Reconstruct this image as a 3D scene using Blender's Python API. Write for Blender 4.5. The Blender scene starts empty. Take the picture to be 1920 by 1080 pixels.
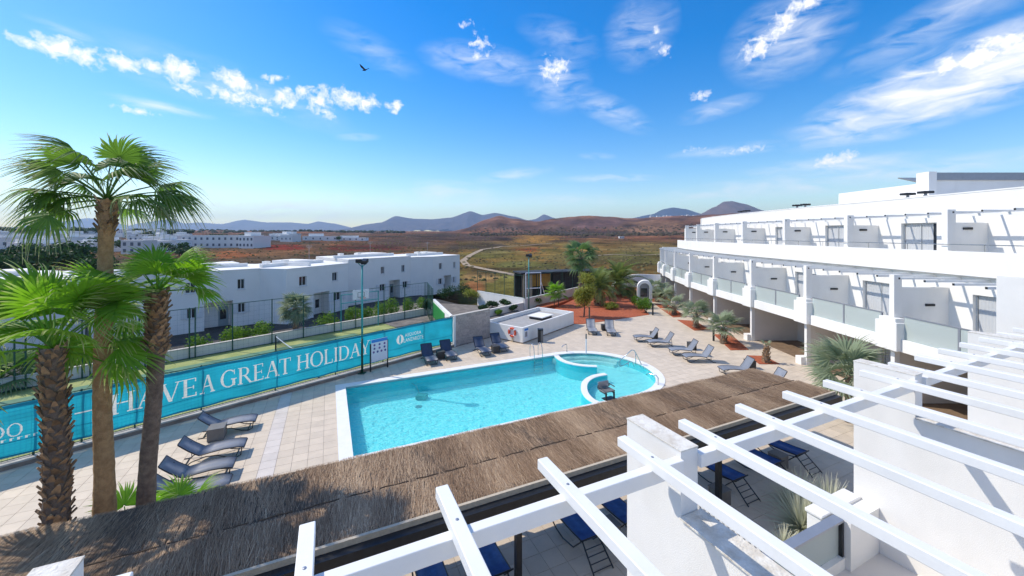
import bpy, bmesh, math, random
import numpy as np
from mathutils import Vector, Matrix, noise as mnoise

# ------------------------------------------------------------------ camera, sky, sun, exposure
scene = bpy.context.scene
COL = scene.collection
FPX, HOR, CAMH = 735.0, 440.0, 7.4           # focal length in pixels of a 1920 wide frame, horizon row, eye height
cam_d = bpy.data.cameras.new('camera'); cam = bpy.data.objects.new('camera', cam_d); COL.objects.link(cam)
cam.location = (0, 0, CAMH); cam.rotation_euler = (math.radians(90), 0, 0)
cam_d.sensor_width = 36; cam_d.lens = FPX / 1920 * 36
cam_d.shift_y = -(540 - HOR) / 1920
cam_d.clip_start = 0.05; cam_d.clip_end = 30000
scene.camera = cam
scene.view_settings.view_transform = 'Standard'; scene.view_settings.look = 'None'
scene.view_settings.gamma = 1; scene.view_settings.exposure = 0.5

SUN_AZ = (-0.952, 0.305); SUN_EL = math.radians(47)
sd = Vector((SUN_AZ[0] * math.cos(SUN_EL), SUN_AZ[1] * math.cos(SUN_EL), math.sin(SUN_EL))).normalized()
sl = bpy.data.lights.new('sun', 'SUN'); sl.energy = 3.15; sl.angle = math.radians(0.5); sl.color = (1, 0.92, 0.79)
so = bpy.data.objects.new('sun', sl); COL.objects.link(so); so.rotation_euler = sd.to_track_quat('Z', 'Y').to_euler()
so.location = (-40, 20, 60)

world = bpy.data.worlds.new('World'); scene.world = world; world.use_nodes = True
WN, WL = world.node_tree.nodes, world.node_tree.links
WN.clear()
def wnode(t, **kw):
    n = WN.new(t)
    for k, v in kw.items(): setattr(n, k, v)
    return n
def wmath(op, a, b=None, c=None, clamp=False):
    n = WN.new('ShaderNodeMath'); n.operation = op; n.use_clamp = clamp
    for i, s in enumerate((a, b, c)):
        if s is None: continue
        if isinstance(s, (int, float)): n.inputs[i].default_value = s
        else: WL.new(s, n.inputs[i])
    return n.outputs[0]
sky = wnode('ShaderNodeTexSky', sky_type='NISHITA', sun_disc=False)
sky.sun_elevation = SUN_EL; sky.sun_rotation = math.atan2(SUN_AZ[0], SUN_AZ[1])
sky.air_density = 1.15; sky.dust_density = 0.3; sky.ozone_density = 2.2; sky.altitude = 30
hsv = wnode('ShaderNodeHueSaturation'); hsv.inputs['Saturation'].default_value = 1.56; hsv.inputs['Hue'].default_value = 0.508; hsv.inputs['Value'].default_value = 1.0
WL.new(sky.outputs[0], hsv.inputs['Color'])
geo = wnode('ShaderNodeNewGeometry')
dirv = wnode('ShaderNodeVectorMath', operation='SCALE'); dirv.inputs[3].default_value = -1.0
WL.new(geo.outputs['Incoming'], dirv.inputs[0]); DIR = dirv.outputs[0]
# one soft elliptical patch of cloud on the celestial sphere, as a node group
cg = bpy.data.node_groups.new('cloud_patch', 'ShaderNodeTree')
for nm in ('Dir', 'C', 'E1', 'E2'): cg.interface.new_socket(nm, in_out='INPUT', socket_type='NodeSocketVector')
cg.interface.new_socket('S', in_out='INPUT', socket_type='NodeSocketFloat')
cg.interface.new_socket('M', in_out='INPUT', socket_type='NodeSocketFloat')
cg.interface.new_socket('Out', in_out='OUTPUT', socket_type='NodeSocketFloat')
gi, go = cg.nodes.new('NodeGroupInput'), cg.nodes.new('NodeGroupOutput')
sub = cg.nodes.new('ShaderNodeVectorMath'); sub.operation = 'SUBTRACT'
cg.links.new(gi.outputs['Dir'], sub.inputs[0]); cg.links.new(gi.outputs['C'], sub.inputs[1])
d1 = cg.nodes.new('ShaderNodeVectorMath'); d1.operation = 'DOT_PRODUCT'
d2 = cg.nodes.new('ShaderNodeVectorMath'); d2.operation = 'DOT_PRODUCT'
d3 = cg.nodes.new('ShaderNodeVectorMath'); d3.operation = 'LENGTH'
for d, e in ((d1, 'E1'), (d2, 'E2')):
    cg.links.new(sub.outputs[0], d.inputs[0]); cg.links.new(gi.outputs[e], d.inputs[1])
cmb = cg.nodes.new('ShaderNodeCombineXYZ')
cg.links.new(d1.outputs['Value'], cmb.inputs[0]); cg.links.new(d2.outputs['Value'], cmb.inputs[1])
cg.links.new(cmb.outputs[0], d3.inputs[0])
om = cg.nodes.new('ShaderNodeMath'); om.operation = 'SUBTRACT'; om.inputs[0].default_value = 1; om.use_clamp = True
cg.links.new(d3.outputs['Value'], om.inputs[1])
ml = cg.nodes.new('ShaderNodeMath'); ml.operation = 'MULTIPLY'
cg.links.new(om.outputs[0], ml.inputs[0]); cg.links.new(gi.outputs['S'], ml.inputs[1])
mx = cg.nodes.new('ShaderNodeMath'); mx.operation = 'MAXIMUM'
cg.links.new(ml.outputs[0], mx.inputs[0]); cg.links.new(gi.outputs['M'], mx.inputs[1])
cg.links.new(mx.outputs[0], go.inputs[0])
def patches(lst):
    out = None
    for px, py, rx, ry, tilt, s in lst:
        c = Vector(((px - 960) / FPX, 1, (HOR - py) / FPX)); L = c.length; c.normalize()
        e1 = Vector((0, 0, 1)).cross(c); e1 = -e1.normalized(); e2 = c.cross(-e1).normalized()
        t = math.radians(tilt); a = e1 * math.cos(t) + e2 * math.sin(t); b = e2 * math.cos(t) - e1 * math.sin(t)
        n = WN.new('ShaderNodeGroup'); n.node_tree = cg
        WL.new(DIR, n.inputs['Dir'])
        n.inputs['C'].default_value = c
        n.inputs['E1'].default_value = a * (FPX * L / (rx * 1.15)); n.inputs['E2'].default_value = b * (FPX * L / (ry * 1.15))
        n.inputs['S'].default_value = s
        if out is not None: WL.new(out, n.inputs['M'])
        out = n.outputs[0]
    return out
PUFF = [(47,76,26,14,-10,1),(95,88,38,22,-12,1),(135,98,48,26,-10,1.1),(222,114,46,18,-5,1),(287,125,26,17,0,1),(335,131,36,26,5,1.15),
        (405,140,16,10,0,.8),(437,148,42,20,-20,1),(515,147,26,12,15,.85),(362,170,44,12,-12,.75),(425,178,40,16,-15,.85),(475,184,44,16,-15,.85),
        (535,182,30,22,0,1.05),(600,188,30,30,-30,1),(645,182,34,22,-10,1.1),(682,190,30,20,-8,1.1),(612,212,30,12,-45,.8),(742,200,20,15,0,1),
        (255,208,36,9,-3,.8),(568,170,18,12,0,.8),(500,205,40,9,-15,.7),(902,86,26,28,25,.9),(875,45,20,9,10,.75),(1040,128,30,32,15,1),(1315,178,22,14,0,.8),
        (1420,90,40,26,25,.95),(1470,40,46,24,38,1),(1505,12,40,18,30,1),(1565,297,40,16,8,.85),(1395,280,40,9,2,.9),(1300,279,26,7,0,.8),
        (1850,95,90,24,12,.9),(1233,57,14,10,0,.6),(1240,92,30,14,-30,.6)]
WISP = [(905,118,110,34,-8,.9),(1045,150,60,60,-25,.75),(1140,205,90,26,-28,.8),(1200,58,60,70,-35,.75),(1470,70,100,76,20,1.0),(1800,150,260,70,14,2.6),(1860,120,160,55,12,2.6),(1745,180,170,36,8,2.0),
        (1700,190,190,30,6,.9),(1860,115,150,60,14,1.1),(840,365,100,26,-4,.95),(545,392,220,34,3,1.0),(1140,334,90,8,-1,1.0),(1370,281,110,12,1,.9),(1560,312,150,20,0,1.0),
        (1740,316,220,20,3,1.0),(965,328,70,12,8,.85),(1345,205,70,18,10,.7),(1790,25,190,44,18,.75),(300,200,80,11,-3,.9),(1390,356,150,20,4,.8),
        (1500,352,130,16,3,.75),(1120,293,34,7,-5,.7),(640,385,120,20,2,.8),(1060,375,90,14,0,.65),(1120,380,60,10,0,.6),(670,257,40,8,5,.7),
        (130,60,60,9,-8,.55),(700,95,90,30,-20,.4),(430,165,220,44,-10,.5),(1050,70,80,30,-20,.4)]
nz = wnode('ShaderNodeTexNoise'); nz.inputs['Scale'].default_value = 58; nz.inputs['Detail'].default_value = 7; nz.inputs['Roughness'].default_value = 0.62
nz.inputs['Distortion'].default_value = 0.35
WL.new(DIR, nz.inputs['Vector'])
mp = wnode('ShaderNodeMapping'); mp.inputs['Scale'].default_value = (9, 9, 30); mp.inputs['Rotation'].default_value = (0, math.radians(12), 0); WL.new(DIR, mp.inputs['Vector'])
nw = wnode('ShaderNodeTexNoise'); nw.inputs['Scale'].default_value = 1.6; nw.inputs['Detail'].default_value = 8; nw.inputs['Roughness'].default_value = 0.55
nw.inputs['Distortion'].default_value = 0.55
WL.new(mp.outputs[0], nw.inputs['Vector'])
PUFF = PUFF[:21] + [(a, b, c, d, e, f * 0.82) for a, b, c, d, e, f in PUFF[21:]]
pm, wm = patches(PUFF), patches(WISP)
pd = wmath('ADD', wmath('MULTIPLY', pm, 1.15), wmath('MULTIPLY', wmath('SUBTRACT', nz.outputs['Fac'], 0.5), 2.9))
pgate = wmath('MULTIPLY', pm, 6, clamp=True)
pd = wmath('MULTIPLY', wmath('MULTIPLY', wmath('SUBTRACT', pd, 0.27), 1.15, clamp=True), pgate)
wd = wmath('MULTIPLY', wmath('SUBTRACT', nw.outputs['Fac'], 0.34), 2.1, clamp=True)
wd = wmath('MULTIPLY', wmath('ADD', wd, wmath('MULTIPLY', wmath('SUBTRACT', wm, 0.9, clamp=True), 0.45), clamp=True), wmath('MULTIPLY', wm, 1.0, clamp=True))
# cloud added over the unseen sky, coverage raised to whiten the ambient fill
ng = wnode('ShaderNodeTexNoise'); ng.inputs['Scale'].default_value = 3.2; ng.inputs['Detail'].default_value = 8; ng.inputs['Roughness'].default_value = 0.58; ng.inputs['Distortion'].default_value = 0.6; WL.new(DIR, ng.inputs['Vector'])
sx = wnode('ShaderNodeSeparateXYZ'); WL.new(DIR, sx.inputs[0])
gg = wmath('MULTIPLY', wmath('SUBTRACT', ng.outputs['Fac'], 0.46), 5.0, clamp=True)
outside = wmath('SUBTRACT', 1.0, wmath('MULTIPLY', wmath('SUBTRACT', sx.outputs[1], 0.34), 6.0, clamp=True), clamp=True)
gd = wmath('MULTIPLY', wmath('MULTIPLY', gg, outside), 0.75)
dens = wmath('ADD', wmath('ADD', pd, wd), gd, clamp=True)
mixc = wnode('ShaderNodeMix', data_type='RGBA'); WL.new(dens, mixc.inputs['Factor']); WL.new(hsv.outputs[0], mixc.inputs['A'])
mixc.inputs['B'].default_value = (6.2, 6.2, 6.3, 1)
bg = wnode('ShaderNodeBackground'); bg.inputs['Strength'].default_value = 0.138
WL.new(mixc.outputs['Result'], bg.inputs['Color'])
wo = wnode('ShaderNodeOutputWorld'); WL.new(bg.outputs[0], wo.inputs['Surface'])
world.cycles.sampling_method = 'MANUAL'; world.cycles.sample_map_resolution = 512

# ------------------------------------------------------------------ frames and pixel rays
RNG = random.Random(7)
CU, SU = 0.90567, 0.42399
def FU(u, v): return (CU * u - SU * v, SU * u + CU * v)          # frame of pool, thatch roof and near wing
def toU(X, Y): return (CU * X + SU * Y, -SU * X + CU * Y)
def FW(x, y): return (x, y)
FA = math.radians(23.0); FCU, FSU = math.cos(FA), math.sin(FA)
def FF(t, d): return FU(-9.38 + FCU * t - FSU * d, 17.95 + FSU * t + FCU * d)   # frame of the sports court: t along fence, d away
def toF(X, Y):
    u, v = toU(X, Y); u += 9.38; v -= 17.95
    return (FCU * u + FSU * v, -FSU * u + FCU * v)
def G(px, py, z=0.0):                                             # point of a level plane seen at a photo pixel
    Y = FPX * (CAMH - z) / (py - HOR); return ((px - 960) / FPX * Y, Y)
def atY(px, Y): return ((px - 960) / FPX * Y, Y)
def zat(py, Y): return CAMH - (py - HOR) / FPX * Y
def tF(px, d=0.0):                                                # t on a court line d seen at column px
    k = (px - 960) / FPX; a0 = FF(0, d); a1 = FF(1, d); dx, dy = a1[0] - a0[0], a1[1] - a0[1]
    return (k * a0[1] - a0[0]) / (dx - k * dy)

# ------------------------------------------------------------------ mesh helpers
class MB:
    def __init__(s): s.v = []; s.f = []; s.c = None
    def add(s, vs, fs):
        o = len(s.v); s.v += [tuple(p) for p in vs]; s.f += [tuple(i + o for i in f) for f in fs]; return s
    def box(s, x0, x1, y0, y1, z0, z1, F=FW):
        P = [F(x0, y0), F(x1, y0), F(x1, y1), F(x0, y1)]
        return s.add([(a, b, z0) for a, b in P] + [(a, b, z1) for a, b in P],
                     [(0, 3, 2, 1), (4, 5, 6, 7), (0, 1, 5, 4), (1, 2, 6, 5), (2, 3, 7, 6), (3, 0, 4, 7)])
    def prism(s, poly, z0, z1):
        n = len(poly)
        ar = sum(poly[i][0] * poly[(i + 1) % n][1] - poly[(i + 1) % n][0] * poly[i][1] for i in range(n))
        if ar < 0: poly = poly[::-1]
        return s.add([(p[0], p[1], z0) for p in poly] + [(p[0], p[1], z1) for p in poly],
                     [tuple(range(n))[::-1], tuple(range(n, 2 * n))] + [(i, (i + 1) % n, n + (i + 1) % n, n + i) for i in range(n)])
    def rbar(s, p0, p1, w, h, up=(0, 0, 1)):                      # rectangular bar between two points
        p0, p1 = Vector(p0), Vector(p1); d = (p1 - p0).normalized(); r = d.cross(Vector(up))
        if r.length < 1e-4: r = Vector((1, 0, 0))
        r.normalize(); q = r.cross(d).normalized()
        vs = []
        for p in (p0, p1):
            for a, b in ((-1, -1), (1, -1), (1, 1), (-1, 1)): vs.append(p + r * a * w / 2 + q * b * h / 2)
        return s.add(vs, [(0, 1, 2, 3), (7, 6, 5, 4), (0, 4, 5, 1), (1, 5, 6, 2), (2, 6, 7, 3), (3, 7, 4, 0)])
    def tube(s, pts, r, n=6, cap=True):
        pts = [Vector(p) for p in pts]; m = len(pts)
        rr = r if isinstance(r, (list, tuple)) else [r] * m
        vs = []; prev = None
        for i, p in enumerate(pts):
            d = (pts[min(i + 1, m - 1)] - pts[max(i - 1, 0)]).normalized()
            a = prev if prev is not None else (Vector((0, 0, 1)) if abs(d.z) < 0.9 else Vector((1, 0, 0)))
            a = (a - d * a.dot(d)).normalized(); b = d.cross(a); prev = a
            for k in range(n):
                t = 2 * math.pi * k / n; vs.append(p + (a * math.cos(t) + b * math.sin(t)) * rr[i])
        fs = []
        for i in range(m - 1):
            for k in range(n):
                k2 = (k + 1) % n; fs.append((i * n + k, i * n + k2, (i + 1) * n + k2, (i + 1) * n + k))
        if cap: fs += [tuple(range(n))[::-1], tuple(range((m - 1) * n, m * n))]
        return s.add(vs, fs)
    def lathe(s, c, prof, n=16):
        vs = []
        for r, z in prof:
            for k in range(n):
                t = 2 * math.pi * k / n; vs.append((c[0] + r * math.cos(t), c[1] + r * math.sin(t), c[2] + z))
        fs = []
        for i in range(len(prof) - 1):
            for k in range(n):
                k2 = (k + 1) % n; fs.append((i * n + k, i * n + k2, (i + 1) * n + k2, (i + 1) * n + k))
        fs += [tuple(range(n))[::-1], tuple(range((len(prof) - 1) * n, len(prof) * n))]
        return s.add(vs, fs)
    def mesh(s, name, smooth=False, bevel=0.0, off=None):
        me = bpy.data.meshes.new(name)
        vs = s.v if off is None else [(a - off[0], b - off[1], c - off[2]) for a, b, c in s.v]
        me.from_pydata(vs, [], s.f); me.update()
        if bevel > 0:
            bm = bmesh.new(); bm.from_mesh(me)
            bmesh.ops.bevel(bm, geom=bm.edges[:], offset=bevel, segments=1, affect='EDGES', clamp_overlap=True)
            bm.to_mesh(me); bm.free()
        if smooth:
            for p in me.polygons: p.use_smooth = True
        return me
    def build(s, name, mat, parent=None, smooth=False, bevel=0.0, local=False, loc=None):
        off = None
        if parent is not None and not local: off = ROOT.get(parent.name, (0, 0, 0))
        if loc is not None: off = loc
        o = bpy.data.objects.new(name, s.mesh(name, smooth, bevel, off)); o.data.materials.append(mat); COL.objects.link(o)
        if parent is not None:
            o.parent = parent
            if not local: ROOT[o.name] = ROOT.get(parent.name, (0, 0, 0))
        if loc is not None: o.location = loc
        return o
ROOT = {}
def tag(o, label=None, cat=None, group=None, kind=None):
    for k, v in (('label', label), ('category', cat), ('group', group), ('kind', kind)):
        if v: o[k] = v
    return o
def thing(name, label, cat, loc=(0, 0, 0), rz=0.0, group=None):
    o = bpy.data.objects.new(name, None); COL.objects.link(o); o.location = loc; o.rotation_euler = (0, 0, rz)
    o.empty_display_size = 0.2
    ROOT[o.name] = tuple(loc); return tag(o, label, cat, group)
def copy_tree(o, loc=None, rz=None, label=None, scale=None, parent=None):
    c = o.copy(); COL.objects.link(c); c.parent = parent
    if loc is not None: c.location = loc
    if rz is not None: c.rotation_euler = (0, 0, rz)
    if scale is not None: c.scale = (scale,) * 3
    if label: c['label'] = label
    for ch in KIDS.get(o.name, []): copy_tree(ch, parent=c)
    return c
KIDS = {}
def index_kids(root):
    KIDS.clear()
    for o in bpy.data.objects:
        if o.parent: KIDS.setdefault(o.parent.name, []).append(o)
ORD = ['first', 'second', 'third', 'fourth', 'fifth', 'sixth', 'seventh', 'eighth', 'ninth', 'tenth', 'eleventh', 'twelfth',
       'thirteenth', 'fourteenth', 'fifteenth', 'sixteenth', 'seventeenth', 'eighteenth', 'nineteenth', 'twentieth']
ORD += ['twenty-' + q for q in ORD[:9]] + ['thirtieth'] + ['thirty-' + q for q in ORD[:9]]

# ------------------------------------------------------------------ materials
def nmat(name):
    m = bpy.data.materials.new(name); m.use_nodes = True; nt = m.node_tree
    return m, nt.nodes, nt.links, nt.nodes['Principled BSDF']
def mat(name, col, rough=0.6, var=0.12, scale=4.0, bump=0.0, bscale=None, metal=0.0, rnd=0.0, col2=None, detail=5.0, spec=0.5, bdist=0.02, grime=0.0):
    """one base colour with mottling, optional second colour, per object variation and fine relief"""
    m, N, L, B = nmat(name)
    tc = N.new('ShaderNodeTexCoord'); g = N.new('ShaderNodeNewGeometry')
    pos = g.outputs['Position']
    n = N.new('ShaderNodeTexNoise'); n.inputs['Scale'].default_value = scale; n.inputs['Detail'].default_value = detail; n.inputs['Roughness'].default_value = 0.6
    L.new(pos, n.inputs['Vector'])
    r = N.new('ShaderNodeValToRGB'); L.new(n.outputs['Fac'], r.inputs[0])
    c2 = col2 or tuple(min(1, c * (1 + var)) for c in col); c1 = col if col2 else tuple(c * (1 - var) for c in col)
    r.color_ramp.elements[0].position = 0.32; r.color_ramp.elements[1].position = 0.68
    r.color_ramp.elements[0].color = (*c1, 1); r.color_ramp.elements[1].color = (*c2, 1)
    out = r.outputs[0]
    if rnd:
        oi = N.new('ShaderNodeObjectInfo'); h = N.new('ShaderNodeHueSaturation')
        mr = N.new('ShaderNodeMapRange'); mr.inputs['To Min'].default_value = 1 - rnd; mr.inputs['To Max'].default_value = 1 + rnd
        L.new(oi.outputs['Random'], mr.inputs['Value']); L.new(mr.outputs[0], h.inputs['Value']); L.new(out, h.inputs['Color']); out = h.outputs[0]
    if grime:
        g2 = N.new('ShaderNodeTexNoise'); g2.inputs['Scale'].default_value = 0.9; g2.inputs['Detail'].default_value = 7
        mpg = N.new('ShaderNodeMapping'); mpg.inputs['Scale'].default_value = (1.6, 1.6, 0.35); L.new(pos, mpg.inputs['Vector']); L.new(mpg.outputs[0], g2.inputs['Vector'])
        rg = N.new('ShaderNodeMapRange'); rg.inputs['From Min'].default_value = 0.5; rg.inputs['From Max'].default_value = 0.8; rg.inputs['To Max'].default_value = grime
        L.new(g2.outputs['Fac'], rg.inputs['Value'])
        mg = N.new('ShaderNodeMix'); mg.data_type = 'RGBA'; L.new(rg.outputs[0], mg.inputs['Factor']); L.new(out, mg.inputs['A']); mg.inputs['B'].default_value = (0.42, 0.38, 0.32, 1)
        out = mg.outputs['Result']
    L.new(out, B.inputs['Base Color'])
    B.inputs['Roughness'].default_value = rough; B.inputs['Metallic'].default_value = metal
    B.inputs['Specular IOR Level'].default_value = spec
    if bump:
        nb = N.new('ShaderNodeTexNoise'); nb.inputs['Scale'].default_value = bscale or scale * 8; nb.inputs['Detail'].default_value = 6; L.new(pos, nb.inputs['Vector'])
        bp = N.new('ShaderNodeBump'); bp.inputs['Strength'].default_value = bump; bp.inputs['Distance'].default_value = bdist
        L.new(nb.outputs['Fac'], bp.inputs['Height']); L.new(bp.outputs[0], B.inputs['Normal'])
    return m
def glass_mat(name, tint, refl=0.25, rough=0.02, alpha=0.6):
    """thin pane: see-through tinted sheet with a mirror-like coat by viewing angle"""
    m, N, L, B = nmat(name); N.remove(B); out = N['Material Output']
    t = N.new('ShaderNodeBsdfTransparent'); t.inputs[0].default_value = (*tint, 1)
    d = N.new('ShaderNodeBsdfDiffuse'); d.inputs[0].default_value = (0.74, 0.83, 0.80, 1)
    m1 = N.new('ShaderNodeMixShader'); m1.inputs[0].default_value = 1 - alpha; L.new(t.outputs[0], m1.inputs[1]); L.new(d.outputs[0], m1.inputs[2])
    gl = N.new('ShaderNodeBsdfGlossy'); gl.inputs['Roughness'].default_value = rough
    fr = N.new('ShaderNodeFresnel'); fr.inputs[0].default_value = 1.5
    mx = N.new('ShaderNodeMixShader'); L.new(fr.outputs[0], mx.inputs[0]); L.new(m1.outputs[0], mx.inputs[1]); L.new(gl.outputs[0], mx.inputs[2])
    L.new(mx.outputs[0], out.inputs['Surface']); return m
def leaf_mat(name, c1, c2, dry=None, transl=0.45, rough=0.45, attr=False, rnd=0.25):
    m, N, L, B = nmat(name); out = N['Material Output']
    oi = N.new('ShaderNodeObjectInfo'); g = N.new('ShaderNodeNewGeometry')
    n = N.new('ShaderNodeTexNoise'); n.inputs['Scale'].default_value = 3.5; n.inputs['Detail'].default_value = 3; L.new(g.outputs['Position'], n.inputs['Vector'])
    mx = N.new('ShaderNodeMix'); mx.data_type = 'RGBA'; mx.inputs['A'].default_value = (*c1, 1); mx.inputs['B'].default_value = (*c2, 1)
    ad = N.new('ShaderNodeMath'); ad.operation = 'ADD'; ad.use_clamp = True; L.new(n.outputs['Fac'], ad.inputs[0])
    sc = N.new('ShaderNodeMath'); sc.operation = 'MULTIPLY_ADD'; sc.inputs[1].default_value = 2 * rnd; sc.inputs[2].default_value = -rnd
    L.new(oi.outputs['Random'], sc.inputs[0]); L.new(sc.outputs[0], ad.inputs[1]); L.new(ad.outputs[0], mx.inputs['Factor'])
    col = mx.outputs['Result']
    if attr:
        at = N.new('ShaderNodeAttribute'); at.attribute_name = 'tip'
        m2 = N.new('ShaderNodeMix'); m2.data_type = 'RGBA'; L.new(at.outputs['Fac'], m2.inputs['Factor']); L.new(col, m2.inputs['A']); m2.inputs['B'].default_value = (*dry, 1)
        col = m2.outputs['Result']
    L.new(col, B.inputs['Base Color']); B.inputs['Roughness'].default_value = rough + 0.15; B.inputs['Specular IOR Level'].default_value = 0.25
    tr = N.new('ShaderNodeBsdfTranslucent'); h = N.new('ShaderNodeHueSaturation'); h.inputs['Value'].default_value = 1.5; h.inputs['Saturation'].default_value = 1.1
    L.new(col, h.inputs['Color']); L.new(h.outputs[0], tr.inputs[0])
    ms = N.new('ShaderNodeMixShader'); ms.inputs[0].default_value = transl; L.new(B.outputs[0], ms.inputs[1]); L.new(tr.outputs[0], ms.inputs[2])
    L.new(ms.outputs[0], out.inputs['Surface']); return m
def cloth_mat(name, c, transl=0.5, weave=0.1):
    m, N, L, B = nmat(name); out = N['Material Output']
    g = N.new('ShaderNodeNewGeometry'); n = N.new('ShaderNodeTexNoise'); n.inputs['Scale'].default_value = 1.3; n.inputs['Detail'].default_value = 6; L.new(g.outputs['Position'], n.inputs['Vector'])
    r = N.new('ShaderNodeValToRGB'); L.new(n.outputs['Fac'], r.inputs[0]); r.color_ramp.elements[0].position = 0.3; r.color_ramp.elements[1].position = 0.7
    r.color_ramp.elements[0].color = (*[k * (1 - weave) for k in c], 1); r.color_ramp.elements[1].color = (*[min(1, k * (1 + weave)) for k in c], 1)
    L.new(r.outputs[0], B.inputs['Base Color']); B.inputs['Roughness'].default_value = 0.6
    tr = N.new('ShaderNodeBsdfTranslucent'); L.new(r.outputs[0], tr.inputs[0])
    ms = N.new('ShaderNodeMixShader'); ms.inputs[0].default_value = transl; L.new(B.outputs[0], ms.inputs[1]); L.new(tr.outputs[0], ms.inputs[2])
    L.new(ms.outputs[0], out.inputs['Surface']); return m

M = {}
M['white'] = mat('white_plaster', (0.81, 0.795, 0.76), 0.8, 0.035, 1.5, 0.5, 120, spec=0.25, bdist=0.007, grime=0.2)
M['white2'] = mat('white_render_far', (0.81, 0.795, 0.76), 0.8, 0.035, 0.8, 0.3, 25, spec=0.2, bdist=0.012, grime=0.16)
M['paint'] = mat('white_paint', (0.79, 0.785, 0.765), 0.5, 0.03, 3, 0.15, 40, spec=0.35, bdist=0.005, grime=0.14)
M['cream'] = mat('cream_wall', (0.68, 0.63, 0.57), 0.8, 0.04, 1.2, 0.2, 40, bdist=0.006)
M['coping'] = mat('pitted_white_coping', (0.80, 0.77, 0.70), 0.85, 0.1, 9, 0.9, 45, col2=(0.58, 0.52, 0.43), bdist=0.012)
M['roofwhite'] = mat('white_roof', (0.80, 0.78, 0.74), 0.8, 0.06, 0.7, grime=0.12)
M['grey_house'] = mat('house_render', (0.80, 0.785, 0.75), 0.85, 0.03, 0.6, 0.15, 20, grime=0.06)
M['black'] = mat('black_metal', (0.022, 0.024, 0.028), 0.4, 0.2, 8, metal=0.3)
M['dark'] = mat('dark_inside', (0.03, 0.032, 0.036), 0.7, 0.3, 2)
M['steel'] = mat('stainless_steel', (0.55, 0.56, 0.57), 0.22, 0.05, 6, metal=1.0)
M['greypaint'] = mat('grey_metal', (0.30, 0.32, 0.36), 0.35, 0.05, 6, metal=0.4)
M['green'] = mat('green_post', (0.012, 0.07, 0.045), 0.45, 0.15, 5)
M['teal'] = mat('teal_post', (0.04, 0.30, 0.30), 0.45, 0.12, 5)
M['wire'] = mat('green_wire', (0.015, 0.075, 0.06), 0.5, 0.1, 5)
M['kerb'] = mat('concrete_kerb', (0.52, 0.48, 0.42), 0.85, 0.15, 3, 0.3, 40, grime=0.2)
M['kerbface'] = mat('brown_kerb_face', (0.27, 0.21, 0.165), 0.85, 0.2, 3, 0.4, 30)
M['tile'] = mat('beige_tile', (0.57, 0.495, 0.42), 0.6, 0.07, 2.2, 0.12, 90, rnd=0.05, bdist=0.003, grime=0.10)
M['tile_strip'] = mat('drain_tile', (0.60, 0.55, 0.51), 0.6, 0.05, 3, rnd=0.04)
M['grout'] = mat('grout', (0.34, 0.295, 0.25), 0.9, 0.1, 6)
M['pave2'] = mat('grey_paving', (0.36, 0.345, 0.325), 0.8, 0.1, 2.5, 0.2, 50, rnd=0.06)
M['pool'] = mat('pool_mosaic', (0.03, 0.60, 0.70), 0.4, 0.1, 3.0, col2=(0.06, 0.70, 0.78), detail=4)
M['poolfloor'] = mat('floor_mosaic_ripple_light', (0.26, 0.78, 0.82), 0.4, 0.1, 8.0, col2=(0.74, 0.95, 0.94), detail=6)  # whitish mottling in the colour stands in for light rippling through the water
M['poolrim'] = mat('white_pool_edge', (0.80, 0.79, 0.76), 0.55, 0.04, 3, 0.1, 50, bdist=0.004)
M['poolshallow'] = mat('pale_pool_mosaic', (0.52, 0.82, 0.82), 0.4, 0.05, 7, col2=(0.66, 0.90, 0.89), detail=6)
M['turf'] = mat('artificial_turf', (0.25, 0.31, 0.085), 0.9, 0.2, 1.2, 0.5, 200, col2=(0.38, 0.40, 0.15))
M['court'] = mat('blue_green_court', (0.10, 0.22, 0.13), 0.85, 0.1, 1.5, 0.2, 100)
M['redgravel'] = mat('red_volcanic_gravel', (0.33, 0.072, 0.028), 0.95, 0.3, 5, 0.9, 70, col2=(0.46, 0.125, 0.05), bdist=0.03)
M['lava'] = mat('black_lava_gravel', (0.05, 0.047, 0.045), 0.95, 0.3, 3, 0.9, 60, bdist=0.03)
M['soil'] = mat('grey_soil', (0.19, 0.165, 0.14), 0.95, 0.3, 1.5, 0.8, 25, bdist=0.05)
M['block'] = mat('split_block', (0.47, 0.40, 0.355), 0.9, 0.2, 14, 0.9, 60, rnd=0.12, bdist=0.02)
M['banner'] = cloth_mat('turquoise_banner', (0.02, 0.42, 0.56), 0.6, 0.14)
M['bannerband'] = cloth_mat('turquoise_banner_hem', (0.012, 0.30, 0.43), 0.5, 0.14)
M['letter'] = cloth_mat('white_print', (0.86, 0.84, 0.78), 0.45, 0.05)
M['sling'] = mat('grey_sling', (0.215, 0.23, 0.265), 0.55, 0.08, 5, 0.3, 200, rnd=0.1, bdist=0.002)
M['slingblue'] = mat('navy_sling', (0.028, 0.095, 0.32), 0.5, 0.2, 8, 0.5, 90, rnd=0.1, bdist=0.004)
M['slingnavy'] = mat('dark_navy_sling', (0.03, 0.05, 0.10), 0.5, 0.15, 6, rnd=0.1)
M['frame'] = mat('charcoal_frame', (0.035, 0.036, 0.04), 0.4, 0.1, 6, metal=0.4)
M['wicker'] = mat('dark_wicker', (0.045, 0.043, 0.042), 0.6, 0.3, 30, 0.6, 120)
M['tablegrey'] = mat('grey_table', (0.16, 0.155, 0.15), 0.6, 0.1, 5, 0.2, 60)
M['orange'] = mat('orange_ring', (0.62, 0.07, 0.02), 0.45, 0.06, 5)
M['signwhite'] = mat('sign_white', (0.72, 0.72, 0.78), 0.4, 0.02, 3)
M['signblue'] = mat('sign_blue', (0.03, 0.22, 0.62), 0.4, 0.04, 3)
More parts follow.
